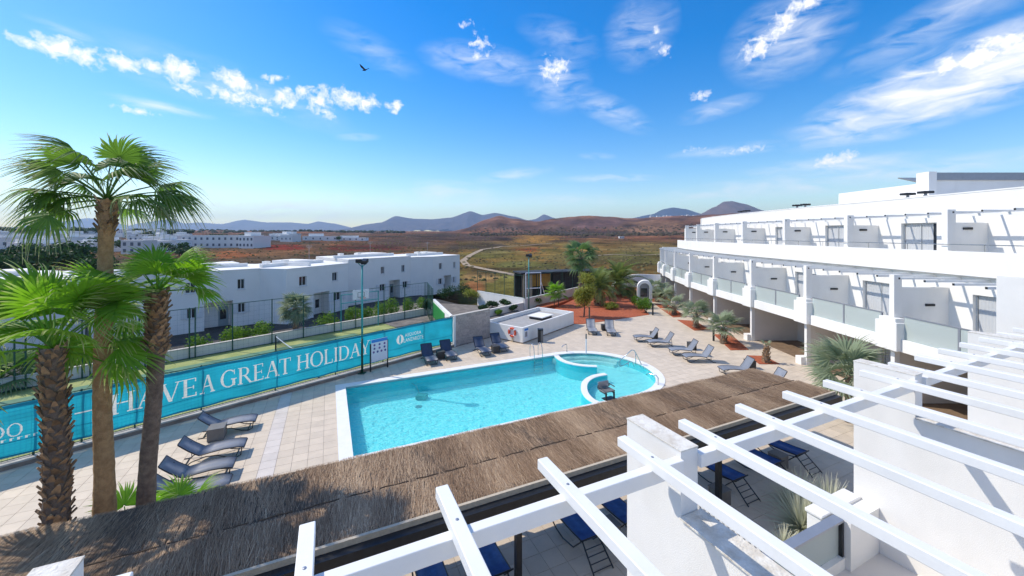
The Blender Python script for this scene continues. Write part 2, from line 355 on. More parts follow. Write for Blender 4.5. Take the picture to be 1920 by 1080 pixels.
M['signdot'] = mat('sign_symbol', (0.06, 0.09, 0.26), 0.5, 0.1, 3)
M['signdot2'] = mat('sign_symbol_violet', (0.17, 0.08, 0.26), 0.5, 0.1, 3)
M['thatchbase'] = mat('thatch_underlay', (0.10, 0.068, 0.045), 0.95, 0.3, 10, 0.8, 60)
M['trim'] = mat('pale_wood_trim', (0.50, 0.42, 0.31), 0.7, 0.12, 12)
M['trunk'] = mat('palm_trunk', (0.36, 0.205, 0.09), 0.95, 0.3, 9, 1.0, 38, col2=(0.55, 0.34, 0.16), bdist=0.03)
M['trunkdark'] = mat('palm_trunk_dark', (0.14, 0.10, 0.073), 0.95, 0.3, 9, 1.0, 38, col2=(0.26, 0.19, 0.135), bdist=0.03)
M['boot'] = mat('leaf_boot', (0.19, 0.125, 0.075), 0.85, 0.3, 9, 0.6, 50, rnd=0.5, col2=(0.42, 0.25, 0.125))
M['bark'] = mat('bark', (0.12, 0.09, 0.065), 0.95, 0.3, 5, 0.8, 25)
M['frond'] = leaf_mat('fan_frond', (0.11, 0.26, 0.03), (0.24, 0.42, 0.05), (0.48, 0.43, 0.25), 0.5, 0.4, True)
M['frondtop'] = leaf_mat('fan_frond_dark', (0.07, 0.15, 0.03), (0.16, 0.28, 0.05), (0.48, 0.42, 0.33), 0.42, 0.4, True)
M['frondgrey'] = leaf_mat('silvery_frond', (0.17, 0.22, 0.13), (0.30, 0.35, 0.22), (0.44, 0.42, 0.30), 0.25, 0.5, True)
M['frondfar'] = leaf_mat('far_palm_frond', (0.05, 0.115, 0.04), (0.15, 0.25, 0.08), (0.22, 0.24, 0.14), 0.25, 0.4, True)
M['feather'] = leaf_mat('feather_frond', (0.06, 0.12, 0.035), (0.21, 0.27, 0.08), (0.38, 0.34, 0.12), 0.3, 0.45, True)
M['petiole'] = mat('leaf_stalk', (0.30, 0.33, 0.09), 0.5, 0.2, 6, rnd=0.2)
M['spike'] = leaf_mat('grey_spiky_leaf', (0.38, 0.42, 0.31), (0.58, 0.60, 0.46), (0.66, 0.63, 0.50), 0.25, 0.5, True)
M['shrub'] = leaf_mat('shrub_leaf', (0.06, 0.14, 0.018), (0.16, 0.28, 0.035), transl=0.35)
M['shrubdark'] = leaf_mat('dark_leaf', (0.016, 0.045, 0.015), (0.045, 0.095, 0.03), transl=0.25)
M['yellowleaf'] = leaf_mat('yellow_green_leaf', (0.13, 0.19, 0.03), (0.34, 0.32, 0.07), transl=0.35)
M['glass'] = glass_mat('balcony_glass', (0.86, 0.94, 0.91), alpha=0.42)
M['window'] = mat('window_glass', (0.028, 0.034, 0.042), 0.06, 0.1, 2, spec=0.8)
M['curtain'] = cloth_mat('white_curtain', (0.70, 0.72, 0.74), 0.3, 0.03)
M['winframe'] = mat('grey_window_frame', (0.48, 0.50, 0.51), 0.4, 0.05, 5)
M['shutter'] = mat('white_window_frame', (0.66, 0.67, 0.68), 0.6, 0.04, 5)
M['door'] = mat('bluish_door', (0.28, 0.34, 0.37), 0.6, 0.05, 3)
M['woodfloor'] = mat('brown_floor_tile', (0.20, 0.135, 0.085), 0.7, 0.2, 3, rnd=0.1)
M['ochre'] = mat('ochre_panel', (0.42, 0.23, 0.04), 0.7, 0.15, 2)
M['greenboard'] = mat('green_board', (0.015, 0.24, 0.045), 0.6, 0.08, 2)
M['solar'] = mat('solar_panel', (0.20, 0.195, 0.18), 0.3, 0.1, 3)
M['village'] = mat('village_white', (0.74, 0.73, 0.71), 0.85, 0.06, 0.05, rnd=0.12)
M['villwin'] = mat('village_window', (0.10, 0.12, 0.15), 0.5, 0.2, 1)
M['path'] = mat('dirt_track', (0.33, 0.25, 0.165), 0.95, 0.12, 0.2, 0.4, 3)
M['bird'] = mat('bird_feathers', (0.03, 0.032, 0.036), 0.8, 0.2, 8)
# ------------------------------------------------------------------ terrain
def lerp_prof(prof, x):
    if x <= prof[0][0]: return prof[0][1]
    for (a, ya), (b, yb) in zip(prof, prof[1:]):
        if x <= b:
            t = (x - a) / (b - a); t = t * t * (3 - 2 * t) * 0.5 + t * 0.5
            return ya + (yb - ya) * t
    return prof[-1][1]
def sstep(a, b, x):
    t = min(1, max(0, (x - a) / (b - a))); return t * t * (3 - 2 * t)
HILL = [(-3000, 0), (830, 0), (870, 10), (912, 29), (938, 36), (962, 31), (1000, 25), (1045, 29), (1105, 36), (1150, 33), (1185, 29), (1230, 30), (1272, 32), (1330, 33), (1500, 33), (3000, 20)]
def fbm(x, y, s, o=4, k=0.0): return mnoise.fractal(Vector((x / s + k, y / s - k, k * 0.37)), 1.0, 2.1, o)
def terrain_z(X, Y):
    r = math.hypot(X, Y); z = -1.1 - 1.4 * (1 - sstep(40, 64, r))
    z += 0.0165 * max(0, r - 150) ** 1.0 * (1 - 0.35 * sstep(400, 3500, r)) if r < 3500 else 0.0165 * 3350 * 0.65
    if Y > 1:
        px = 960 + FPX * X / Y; h = lerp_prof(HILL, px)
        top = max(0.0, CAMH + h / FPX * 1500)
        b = sstep(820, 1500, r) * (1 - 0.75 * sstep(1650, 2600, r))
        if h > 0: z = max(z, z + (top - z) * b * sstep(0, 8, h))
        z += b * min(1, h / 20) * 11 * (fbm(X, Y, 240, 5, 3.1))
    k = sstep(70, 260, r)
    z += k * (0.25 + min(r, 1500) * 0.0022) * fbm(X, Y, 55 + r * 0.08, 4)
    return z
PATCH = [(535,464,42,5,(0.20,0.035,0.022)),(640,466,34,6,(0.18,0.034,0.024)),(705,464,60,5,(0.13,0.035,0.026)),(430,478,42,6,(0.30,0.115,0.05)),(980,468,36,4,(0.33,0.09,0.04)),
         (1000,447,50,7,(0.28,0.155,0.05)),(1130,450,30,5,(0.24,0.13,0.06)),(930,470,45,9,(0.15,0.125,0.05)),(890,462,50,9,(0.06,0.045,0.032)),(880,446,90,6,(0.07,0.045,0.035)),
         (1150,437,160,5,(0.055,0.042,0.034)),(1200,490,70,22,(0.135,0.125,0.045)),(1010,505,90,16,(0.145,0.14,0.05)),(1100,487,70,14,(0.16,0.14,0.055)),(1200,466,70,8,(0.22,0.16,0.07)),
         (760,455,70,8,(0.085,0.055,0.042)),(420,455,70,6,(0.09,0.075,0.065)),(500,452,80,4,(0.10,0.07,0.055)),(900,515,30,14,(0.24,0.15,0.07)),(885,545,22,14,(0.33,0.15,0.07)),(640,440,90,3,(0.17,0.11,0.08)),(1220,425,90,10,(0.22,0.125,0.075)),(1110,418,60,10,(0.13,0.075,0.065)),(975,425,60,6,(0.17,0.11,0.085))]
def terrain_col(X, Y, z):
    r = math.hypot(X, Y); a = fbm(X, Y, 40 + r * 0.05, 5, 1.3); b = fbm(X, Y, 16 + r * 0.03, 4, 7.7); px = 960 + FPX * X / Y if Y > 1 else 0
    olive, ochre, brown, dark, hill = (0.15, 0.145, 0.04), (0.33, 0.20, 0.07), (0.20, 0.092, 0.052), (0.065, 0.046, 0.034), (0.27, 0.135, 0.08)
    near = 1 - sstep(180, 420, r); far = sstep(800, 1400, r)
    c = Vector(brown).lerp(Vector(dark), min(1, max(0, 0.45 + a * 1.6)))
    g = Vector(olive).lerp(Vector(ochre), min(1, max(0, 0.45 + a * 1.5)))
    c = c.lerp(g, near * (0.85 if px > 780 else 0.45) * (1 if px > 860 else 0.35))
    c = c.lerp(Vector(hill).lerp(Vector((0.15, 0.08, 0.062)), min(1, max(0, 0.4 + 1.4 * fbm(X, Y, 170, 4, 2.2)))), far * 0.9)
    if Y > 20:
        py = HOR + (CAMH - z) / Y * FPX
        for cx, cy, rx, ry, pc in PATCH:
            d = ((px - cx) / rx) ** 2 + ((py - cy) / ry) ** 2
            if d < 1.6: c = c.lerp(Vector(pc), min(1, max(0, (1.25 - d + b * 1.6) * 1.2)) * 0.9)
    c *= 0.74 + 0.65 * b
    gm = (c[0] + c[1] + c[2]) / 3; c = Vector([gm + (q - gm) * 1.18 for q in c])
    return (max(0.01, c[0]), max(0.01, c[1]), max(0.008, c[2]), 1)
angs = [math.radians(a) for a in np.concatenate([np.arange(-180, -62, 6), np.arange(-62, 62, 0.4), np.arange(62, 180, 6)])]
rads = [2.0]
while rads[-1] < 10400: rads.append(rads[-1] + max(3.0, rads[-1] * 0.042))
tv, tc_, tf = [], [], []
for r in rads:
    for a in angs:
        X, Y = r * math.sin(a), r * math.cos(a); z = terrain_z(X, Y); tv.append((X, Y, z)); tc_.append(terrain_col(X, Y, z))
na = len(angs)
for i in range(len(rads) - 1):
    for k in range(na):
        k2 = (k + 1) % na; tf.append((i * na + k, i * na + k2, (i + 1) * na + k2, (i + 1) * na + k))
tv.append((0, 0, -2.5)); tc_.append((0.1, 0.08, 0.06, 1))
for k in range(na): tf.append((len(tv) - 1, (k + 1) % na, k))
me = bpy.data.meshes.new('terrain'); me.from_pydata(tv, [], tf); me.update()
ca = me.color_attributes.new('soil', 'FLOAT_COLOR', 'POINT'); ca.data.foreach_set('color', [x for c in tc_ for x in c])
for p in me.polygons: p.use_smooth = True
def soil_mat():
    m, N, L, B = nmat('volcanic_soil'); at = N.new('ShaderNodeAttribute'); at.attribute_name = 'soil'; g = N.new('ShaderNodeNewGeometry')
    out = at.outputs['Color']
    for sc, lo, hi in ((0.9, 0.5, 1.5), (0.12, 0.5, 1.55), (0.022, 0.6, 1.45)):
        n = N.new('ShaderNodeTexNoise'); n.inputs['Scale'].default_value = sc; n.inputs['Detail'].default_value = 8; n.inputs['Roughness'].default_value = 0.7; L.new(g.outputs['Position'], n.inputs['Vector'])
        mr = N.new('ShaderNodeMapRange'); mr.inputs['From Min'].default_value = 0.3; mr.inputs['From Max'].default_value = 0.7; mr.inputs['To Min'].default_value = lo; mr.inputs['To Max'].default_value = hi
        L.new(n.outputs['Fac'], mr.inputs['Value'])
        h = N.new('ShaderNodeHueSaturation'); L.new(mr.outputs[0], h.inputs['Value']); L.new(out, h.inputs['Color']); out = h.outputs[0]
    L.new(out, B.inputs['Base Color']); B.inputs['Roughness'].default_value = 0.95; B.inputs['Specular IOR Level'].default_value = 0.1
    nb = N.new('ShaderNodeTexNoise'); nb.inputs['Scale'].default_value = 0.35; nb.inputs['Detail'].default_value = 9; nb.inputs['Roughness'].default_value = 0.7; L.new(g.outputs['Position'], nb.inputs['Vector'])
    bp = N.new('ShaderNodeBump'); bp.inputs['Strength'].default_value = 0.8; bp.inputs['Distance'].default_value = 2.2; L.new(nb.outputs['Fac'], bp.inputs['Height']); L.new(bp.outputs[0], B.inputs['Normal'])
    return m
M['earth'] = soil_mat()
me.materials.append(M['earth'])
terr = bpy.data.objects.new('terrain', me); COL.objects.link(terr); tag(terr, 'brown and ochre volcanic plain rising to low hills', kind='structure')

def mountain(name, label, dist, prof, depth, base_y, cols, rough=0.12):
    x0, x1 = prof[0][0], prof[-1][0]; n = max(40, int((x1 - x0) / 2.2)); nd = 26; vs, fs = [], []
    for j in range(nd + 1):
        dd = (j / nd - 0.5) * 2
        for i in range(n + 1):
            px = x0 + (x1 - x0) * i / n; Y = dist * (1 + dd * depth); X = (px - 960) / FPX * dist + (px - (x0 + x1) / 2) / FPX * dist * dd * depth * 0.2
            h = zat(lerp_prof(prof, px), dist) - zat(base_y, dist)
            e = max(0, 1 - abs(dd) ** 1.15) ; f = fbm(X, Y, dist * 0.03, 5, 4.2)
            z = zat(base_y, dist) - 18 + (h + 18) * e * (1 + rough * 2.2 * f * (1 - e)) + h * rough * f * 1.6 * abs(dd)
            vs.append((X, Y, z))
    for j in range(nd):
        for i in range(n): a = j * (n + 1) + i; fs.append((a, a + 1, a + n + 2, a + n + 1))
    mb = MB(); mb.v, mb.f = vs, fs
    return tag(mb.build(name, mat(name + '_rock', cols[0], 0.95, 0.2, 60 / dist, 0.8, 400 / dist, col2=cols[1], spec=0.1, bdist=dist * 0.004), smooth=True), label, kind='structure')
mountain('mountain_range', 'blue far mountain range on the left horizon', 9000,
         [(-260,433),(-100,430),(0,428),(50,425),(110,416),(165,409),(205,415),(245,427),(275,417),(315,411),(345,419),(372,417),(415,420),(458,412),(500,417),(545,417),(580,420),(596,415),(625,419),(660,427),(700,431)], 0.10, 434,
         ((0.10, 0.10, 0.12), (0.17, 0.15, 0.155)))  # slight blue in the rock colour stands in for distance haze
mountain('volcano_ridge', 'blue-grey volcanic ridge behind the brown plain', 6400,
         [(655,429),(690,420),(715,417),(742,405),(775,410),(810,411),(845,408),(882,396),(905,403),(928,399),(965,406),(990,413),(1003,411),(1020,402),(1040,409),(1075,420),(1110,428)], 0.12, 431,
         ((0.065, 0.06, 0.085), (0.125, 0.10, 0.11)))  # dark bluish tint painted into the rock in place of thicker haze
mountain('dark_cone', 'low dark blue volcanic cone beside the brown one', 6800, [(1170,412),(1222,402),(1245,392),(1262,389),(1285,392),(1318,402),(1370,412)], 0.09, 414, ((0.03, 0.03, 0.045), (0.05, 0.048, 0.065)))
mountain('brown_cone', 'rounded brown volcanic cone above the white hotel roof', 4600, [(1270,411),(1312,402),(1340,388),(1358,378),(1372,377),(1395,382),(1440,398),(1490,409)], 0.10, 412, ((0.12, 0.085, 0.075), (0.19, 0.125, 0.10)))

def drape(name, pts, w, lift, m, label):
    mb = MB(); P = [Vector(p) for p in pts]; L_ = []
    for i, p in enumerate(P):
        d = (P[min(i + 1, len(P) - 1)] - P[max(i - 1, 0)]).normalized(); nrm = Vector((-d.y, d.x))
        for k in (-1, -0.5, 0, 0.5, 1):
            q = p + nrm * w[i] * k * 0.5; L_.append((q.x, q.y, terrain_z(q.x, q.y) + lift))
    fs = [(i * 5 + k, i * 5 + k + 1, i * 5 + k + 6, i * 5 + k + 5) for i in range(len(P) - 1) for k in range(4)]
    mb.v, mb.f = L_, fs
    return tag(mb.build(name, m), label, kind='structure')
def pix_path(pp, n=40):                                           # photo pixels on the open field -> ground points
    out = []
    for px, py in pp:
        Y = 60.0
        for _ in range(400):
            X = (px - 960) / FPX * Y
            if CAMH - (py - HOR) / FPX * Y <= terrain_z(X, Y): break
            Y *= 1.01
        out.append((X, Y))
    res = []
    for i in range(len(out) - 1):
        for t in range(8): res.append(tuple(out[i][k] + (out[i + 1][k] - out[i][k]) * t / 8 for k in (0, 1)))
    return res + [out[-1]]
p1 = pix_path([(990,522),(940,512),(905,505),(875,498),(868,490),(880,480),(905,468),(940,463),(990,460),(1040,456)])
drape('dirt_path', p1, [1.7 + 0.003 * math.hypot(*p) for p in p1], 0.14, M['path'], 'pale dirt track bending through the field beyond the white houses')
p2 = pix_path([(1120,480),(1150,478),(1185,480),(1230,478),(1260,476)])
drape('dirt_path', p2, [1.8] * len(p2), 0.16, M['path'], 'pale dirt track crossing the field beside the hotel wing')

# scattered low scrub on the plain
def tuft_mesh(name, m, n, place, size, label, seed):
    rg = random.Random(seed); vs, fs = [], []
    for _ in range(n):
        X, Y, s = place(rg); z = terrain_z(X, Y) - 0.05 * s; s *= size * rg.uniform(0.5, 1.4); k0 = len(vs); q = rg.randint(5, 7); ph = rg.uniform(0, 6)
        for k in range(q):
            t = ph + 6.2832 * k / q; rr = s * rg.uniform(0.7, 1.2); vs.append((X + rr * math.cos(t), Y + rr * math.sin(t), z))
        for k in range(q):
            t = ph + 6.2832 * k / q; rr = s * rg.uniform(0.45, 0.9); vs.append((X + rr * math.cos(t), Y + rr * math.sin(t), z + s * rg.uniform(0.35, 0.75)))
        vs.append((X + s * rg.uniform(-.2, .2), Y, z + s * rg.uniform(0.6, 0.95)))
        for k in range(q):
            k2 = (k + 1) % q; fs += [(k0 + k, k0 + k2, k0 + q + k2, k0 + q + k), (k0 + q + k, k0 + q + k2, k0 + 2 * q)]
    mb = MB(); mb.v, mb.f = vs, fs
    return tag(mb.build(name, m), label, kind='stuff')
def field(rg):
    while True:
        px = rg.uniform(330, 1280); r = 70 * (14 ** rg.random()); Y = r; X = (px - 960) / FPX * Y
        if px > 845 or r > 95: return X, Y, 0.55 + r * 0.0011
M['scrub'] = mat('dry_scrub', (0.10, 0.10, 0.04), 0.95, 0.3, 0.08, col2=(0.21, 0.165, 0.08), spec=0.1)
M['scrubdark'] = mat('dark_scrub_and_rock', (0.06, 0.052, 0.032), 0.95, 0.3, 0.08, col2=(0.115, 0.085, 0.055), spec=0.1)
tuft_mesh('scrub', M['scrub'], 1700, field, 0.7, 'low dry olive scrub scattered over the plain', 3)
tuft_mesh('lava_stones', M['scrubdark'], 1100, field, 0.55, 'dark lava stones and dark scrub on the plain', 4)
def treeline(rg):
    px = rg.uniform(-60, 760); r = rg.uniform(820, 1500); return (px - 960) / FPX * r, r, 1.0
tuft_mesh('far_tree_belt', mat('far_trees', (0.035, 0.05, 0.025), 0.95, 0.3, 0.05), 520, treeline, 5.0, 'dark belt of distant trees below the mountains', 5)
def hillband(rg):
    px = rg.uniform(880, 1300); r = rg.uniform(520, 1000); return (px - 960) / FPX * r, r, 1.0
tuft_mesh('far_scrub_belt', M['scrubdark'], 900, hillband, 2.6, 'dark scrub and stone walls at the foot of the brown hills', 6)

# ------------------------------------------------------------------ generators for walls with openings
def facade(mb, A, B, z0, z1, holes, depth, ends=True):
    """upright wall face from A to B (outside is on the right hand walking A to B ... towards the viewer), openings with reveals"""
    A, B = Vector(A), Vector(B); Ln = (B - A).length; d = (B - A) / Ln; nrm = Vector((-d.y, d.x))       # nrm points inward (away from viewer when A is left)
    ss = sorted({0.0, Ln} | {h[k] for h in holes for k in (0, 1)}); zs = sorted({z0, z1} | {h[k] for h in holes for k in (2, 3)})
    def pt(s, z, k=0.0): q = A + d * s + nrm * k; return (q.x, q.y, z)
    for i in range(len(ss) - 1):
        for j in range(len(zs) - 1):
            cs, cz = (ss[i] + ss[i + 1]) / 2, (zs[j] + zs[j + 1]) / 2
            if any(h[0] < cs < h[1] and h[2] < cz < h[3] for h in holes): continue
            mb.add([pt(ss[i], zs[j]), pt(ss[i + 1], zs[j]), pt(ss[i + 1], zs[j + 1]), pt(ss[i], zs[j + 1])], [(0, 1, 2, 3)])
    for a, b, c, e in (h[:4] for h in holes):
        for q in ((pt(a, c), pt(a, e), pt(a, e, depth), pt(a, c, depth)), (pt(b, e), pt(b, c), pt(b, c, depth), pt(b, e, depth)),
                  (pt(a, e), pt(b, e), pt(b, e, depth), pt(a, e, depth)), (pt(b, c), pt(a, c), pt(a, c, depth), pt(b, c, depth))):
            mb.add(q, [(0, 1, 2, 3)])
    if ends:
        for s in (0.0, Ln): mb.add([pt(s, z0), pt(s, z1), pt(s, z1, depth), pt(s, z0, depth)], [(0, 1, 2, 3)])
    return mb
def wbox(mb, A, B, s0, s1, k0, k1, z0, z1):                       # box in wall coordinates: s along, k inward
    A, B = Vector(A), Vector(B); d = (B - A).normalized(); nrm = Vector((-d.y, d.x))
    P = [A + d * s + nrm * k for s, k in ((s0, k0), (s1, k0), (s1, k1), (s0, k1))]
    return mb.prism([(p.x, p.y) for p in P], z0, z1)
def s_at(A, B, px):                                               # distance along wall A-B where column px meets it
    k = (px - 960) / FPX; dx, dy = B[0] - A[0], B[1] - A[1]; L_ = math.hypot(dx, dy)
    t = (k * A[1] - A[0]) / (dx - k * dy); return t * L_, A[1] + dy * t
def window(parent, A, B, s0, s1, z0, z1, panes=2, shutters=False, inset=0.12, fw=0.05):
    w = wbox(MB(), A, B, s0, s1, inset + 0.03, inset + 0.05, z0, z1).build('window', M['window'], parent)
    f = MB()
    for a, b in ((s0, s0 + fw), (s1 - fw, s1)): wbox(f, A, B, a, b, inset - 0.02, inset + 0.028, z0, z1)
    for a, b in ((z0, z0 + fw), (z1 - fw, z1)): wbox(f, A, B, s0 + fw, s1 - fw, inset - 0.019, inset + 0.027, a, b)
    for k in range(1, panes):
        c = s0 + (s1 - s0) * k / panes; wbox(f, A, B, c - fw / 2, c + fw / 2, inset - 0.021, inset + 0.026, z0 + fw, z1 - fw)
    f.build('frame', M['shutter'], w); wbox(MB(), A, B, s0 - 0.06, s1 + 0.06, -0.06, 0.1, z0 - 0.07, z0 - 0.002).build('sill', M['shutter'], w)
    if shutters:
        for a, b in ((s0 - (s1 - s0) * 0.62, s0 - 0.02), (s1 + 0.02, s1 + (s1 - s0) * 0.62)):
            g = wbox(MB(), A, B, a, b, -0.05, -0.005, z0, z1)
            for q in range(5): zz = z0 + (z1 - z0) * (q + 0.5) / 5; wbox(g, A, B, a + 0.05, b - 0.05, -0.065, -0.045, zz - 0.04, zz + 0.04)
            g.build('shutter', M['shutter'], w)
    return w

# ------------------------------------------------------------------ white houses beyond the court
NC = Vector((-0.744, 0.667)); HZ0, HZ1 = -0.8, 4.2
def Yp(px, Y): return ((px - 960) / FPX * Y, Y)
HOUSES = [  # label, front polyline, upper windows, lower windows, doorways (all as photo columns)
 ('white two-storey house at the left frame edge behind the palms', [(-40.5, 20.6), (-34.0, 28.0)], [], [], []),
 ('white two-storey house behind the left palms with a yellow-green frond across its window', [(-34.0, 28.0), (-31.3, 27.3), Yp(487, 36.0)],
    [(347, 367), (445, 459)], [(20, 44), (350, 368), (446, 460)], [(121, 156), (383, 437)]),
 ('white two-storey house behind the small palm by the low court wall', [Yp(487, 36.0), Yp(537, 35.5), Yp(653, 43.0)], [(561, 575), (623, 633)], [(625, 639)], [(588, 618)]),
 ('white two-storey house behind the basketball board', [Yp(653, 44.6), Yp(770, 52.0)], [(714, 721), (753, 759)], [(712, 722), (755, 764)], [(730, 750)]),
 ('white two-storey house at the right end of the terrace', [Yp(770, 52.0), Yp(812, 53.5), Yp(862, 58.0)], [(823, 829), (850, 854)], [(822, 829), (849, 853)], [(832, 846)]),
]
for hi, (lab, fr, ups, los, drs) in enumerate(HOUSES):
    h = thing('town_house', lab, 'house', (*fr[-1], HZ0), group='terrace of white houses')
    wall = MB(); z1 = HZ1 + (0.0, 0.02, 0.0, 0.28, 0.12)[hi]; body = []
    mainseg = len(fr) - 2
    for si in range(len(fr) - 1):
        A, B = fr[si], fr[si + 1]; Ln = math.hypot(B[0] - A[0], B[1] - A[1]); holes = []
        if si == mainseg:
            for lst, za, zb, kind in ((ups, 2.55, 3.45, 'w'), (los, 0.45, 1.30, 's'), (drs, HZ0 + 0.02, 1.62, 'd')):
                for a, b in lst:
                    sa, sb = s_at(A, B, a)[0], s_at(A, B, b)[0]
                    if sa < 0.1: sa, sb = 0.4, 0.4 + (sb - sa)
                    sb = min(sb, Ln - 0.15)
                    if sb - sa < 0.3: sb = sa + 0.5
                    holes.append((sa, sb, za, zb, kind))
            ok = []
            for q in sorted(holes, key=lambda q: q[4] != 'd'):
                if all(q[1] < o[0] - 0.05 or q[0] > o[1] + 0.05 or q[3] < o[2] or q[2] > o[3] for o in ok): ok.append(q)
            holes = ok
        facade(wall, A, B, HZ0, z1, holes, 1.2)
        for q in holes:
            if q[4] in 'ws': window(h, A, B, q[0], q[1], q[2], q[3], 2, shutters=q[4] == 's')
            else:
                dd = wbox(MB(), A, B, q[0] + (q[1] - q[0]) * 0.58, q[1] - 0.15, 1.10, 1.16, HZ0, 1.0).build('door', M['door'], h)
                wbox(MB(), A, B, q[0] + (q[1] - q[0]) * 0.63, q[1] - 0.3, 1.07, 1.099, -0.1, 0.75).build('pane', M['window'], dd)
    back = [Vector(p) + NC * 9 for p in fr]; mid = [Vector(p) + NC * 1.2 for p in fr]
    wall.prism([(p.x, p.y) for p in mid] + [(p.x, p.y) for p in back[::-1]], HZ0, z1 - 0.002)
    wall.build('wall', M['grey_house'], h)
    rf = MB(); rf.prism([(Vector(p) + NC * -0.03).to_tuple() for p in fr] + [(p.x, p.y) for p in back[::-1]], z1, z1 + 0.10)
    roof = rf.build('roof', M['roofwhite'], h)
    pr = MB()
    for s in range(len(fr) - 1): wbox(pr, fr[s], fr[s + 1], 0.2, math.hypot(fr[s + 1][0] - fr[s][0], fr[s + 1][1] - fr[s][1]) - 0.2, 3.2, 3.5, z1 + 0.1, z1 + 0.42)
    pr.build('parapet', M['roofwhite'], roof)
    A, B = fr[mainseg], fr[mainseg + 1]; Ln = math.hypot(B[0] - A[0], B[1] - A[1])
    wbox(MB(), A, B, Ln * 0.62, Ln * 0.95, 4.5, 7.5, z1 + 0.1, z1 + 0.42).build('roof_hatch', M['roofwhite'], roof)
    ax_ = Vector(A).lerp(Vector(B), 0.7) + NC * 6; MB().tube([(ax_.x, ax_.y, z1), (ax_.x, ax_.y, z1 + 2.0)], 0.02, 5).tube([(ax_.x - 0.35, ax_.y, z1 + 1.9), (ax_.x + 0.35, ax_.y, z1 + 1.9)], 0.012, 4).tube([(ax_.x - 0.25, ax_.y, z1 + 1.7), (ax_.x + 0.25, ax_.y, z1 + 1.7)], 0.012, 4).build('aerial', M['greypaint'], roof)
    for q in (0.15, 0.42):
        wbox(MB(), A, B, Ln * q, Ln * q + 0.5, 3.9, 4.4, z1 + 0.1, z1 + 0.62).build('chimney', M['roofwhite'], roof)
tag(MB().prism([FF(-24, 10.4), FF(tF(905, 10.4), 10.4), FF(tF(905, 10.4) + 2, 27), FF(-24, 27)], -2.8, -0.72).build('lava_garden', M['lava']), 'black lava gravel strip in front of the white houses', kind='structure')

# ------------------------------------------------------------------ sports court, its walls, fences and banner
T1 = tF(849)
tag(MB().prism([FF(-22, 0.05), FF(T1, 0.05), FF(T1 + 1.0, 10.2), FF(-22, 10.2)], -2.8, -0.1).build('court_turf', M['turf']), 'green artificial turf of the sports court', kind='structure')
tag(MB().box(-14, T1 - 2.5, 1.6, 8.6, -0.096, -0.092, FF).build('court_paint', M['court']), 'darker green playing field inside the turf border', kind='structure')
w = thing('court_wall', 'low whitewashed wall along the far side of the sports court', 'wall', (*FF(0, 10.3), -0.1))
MB().box(-22, tF(815, 10.3), 10.22, 10.42, -1.2, 0.50, FF).build('wall', M['cream'], w)
MB().box(-22, tF(815, 10.3), 10.20, 10.44, 0.503, 0.55, FF).build('coping', M['kerb'], w)
kb = thing('fence_kerb', 'concrete kerb under the banner fence', 'kerb', (*FF(0, 0), 0))
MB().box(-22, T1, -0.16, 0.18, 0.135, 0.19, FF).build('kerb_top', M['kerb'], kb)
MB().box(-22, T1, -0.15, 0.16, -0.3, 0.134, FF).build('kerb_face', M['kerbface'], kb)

def mesh_fence(name, label, path, h, zb, posts, mesh_sp=0.25, wr=0.004, mat_post='green', post_r=0.028, rails=2, braces=()):
    """wire fence along straight pieces of path; posts given as (x, y)"""
    f = thing(name, label, 'fence', (*path[0], zb))
    for p in posts:
        q = MB().tube([(*p, zb - 0.3), (*p, zb + h)], post_r, 8); q.lathe((*p, zb + h), [(post_r * 1.25, 0), (post_r * 0.9, 0.03), (0.004, 0.045)], 8)
        q.build('post', M[mat_post], f, smooth=False)
    wm_ = MB()
    for A, B in zip(path, path[1:]):
        A, B = Vector(A), Vector(B); L_ = (B - A).length; d = (B - A) / L_; n = int(L_ / mesh_sp)
        for i in range(n + 1):
            p = A + d * (L_ * i / n); wm_.rbar((p.x, p.y, zb), (p.x, p.y, zb + h - 0.02), wr, wr, up=(d.x, d.y, 0))
        m = int(h / mesh_sp)
        for j in range(m + 1):
            z = zb + 0.01 + (h - 0.03) * j / m; wm_.rbar((A.x, A.y, z), (B.x, B.y, z), wr, wr)
    wm_.build('wire_mesh', M['wire'], f)
    for A, B in zip(path, path[1:]):
        for z in ([zb + h - 0.01] if rails == 1 else [zb + h - 0.01, zb + 0.05]):
            MB().tube([(*A, z), (*B, z)], post_r * 0.6, 6).build('rail', M[mat_post], f)
    return f
near_posts = [FF(tF(px), 0.06) for px in (-160, -40, 62, 153, 253, 378, 517, 630, 719, 794, 846)]
mesh_fence('court_fence', 'dark green wire fence carrying the turquoise banner', [FF(-20, 0.06), FF(T1, 0.06)], 1.82, 0.185, near_posts, 0.11, 0.005)
fp = []
for px in (-40, 27, 48, 154, 169, 261, 272, 355, 366, 436, 510, 569, 627, 667, 720, 759, 797): fp.append(FF(tF(px, 10.1), 10.1))
mesh_fence('court_fence', 'tall green wire fence on the far side of the sports court', [FF(-20, 10.1), FF(tF(800, 10.1), 10.1)], 3.05, -0.1, fp, 0.30, 0.004, post_r=0.035)
ff2 = [FF(tF(800, 10.1), 10.1), FF(T1 + 3.2, 8.8)]
mesh_fence('court_fence', 'tall green wire fence closing the far right end of the court', [FF(tF(801, 10.1), 10.1), FF(T1 + 3.0, 6.2)], 3.05, -0.1,
           [tuple(Vector(FF(tF(801, 10.1), 10.1)).lerp(Vector(FF(T1 + 3.0, 6.2)), k / 4)) for k in range(5)], 0.30, 0.004, post_r=0.035)

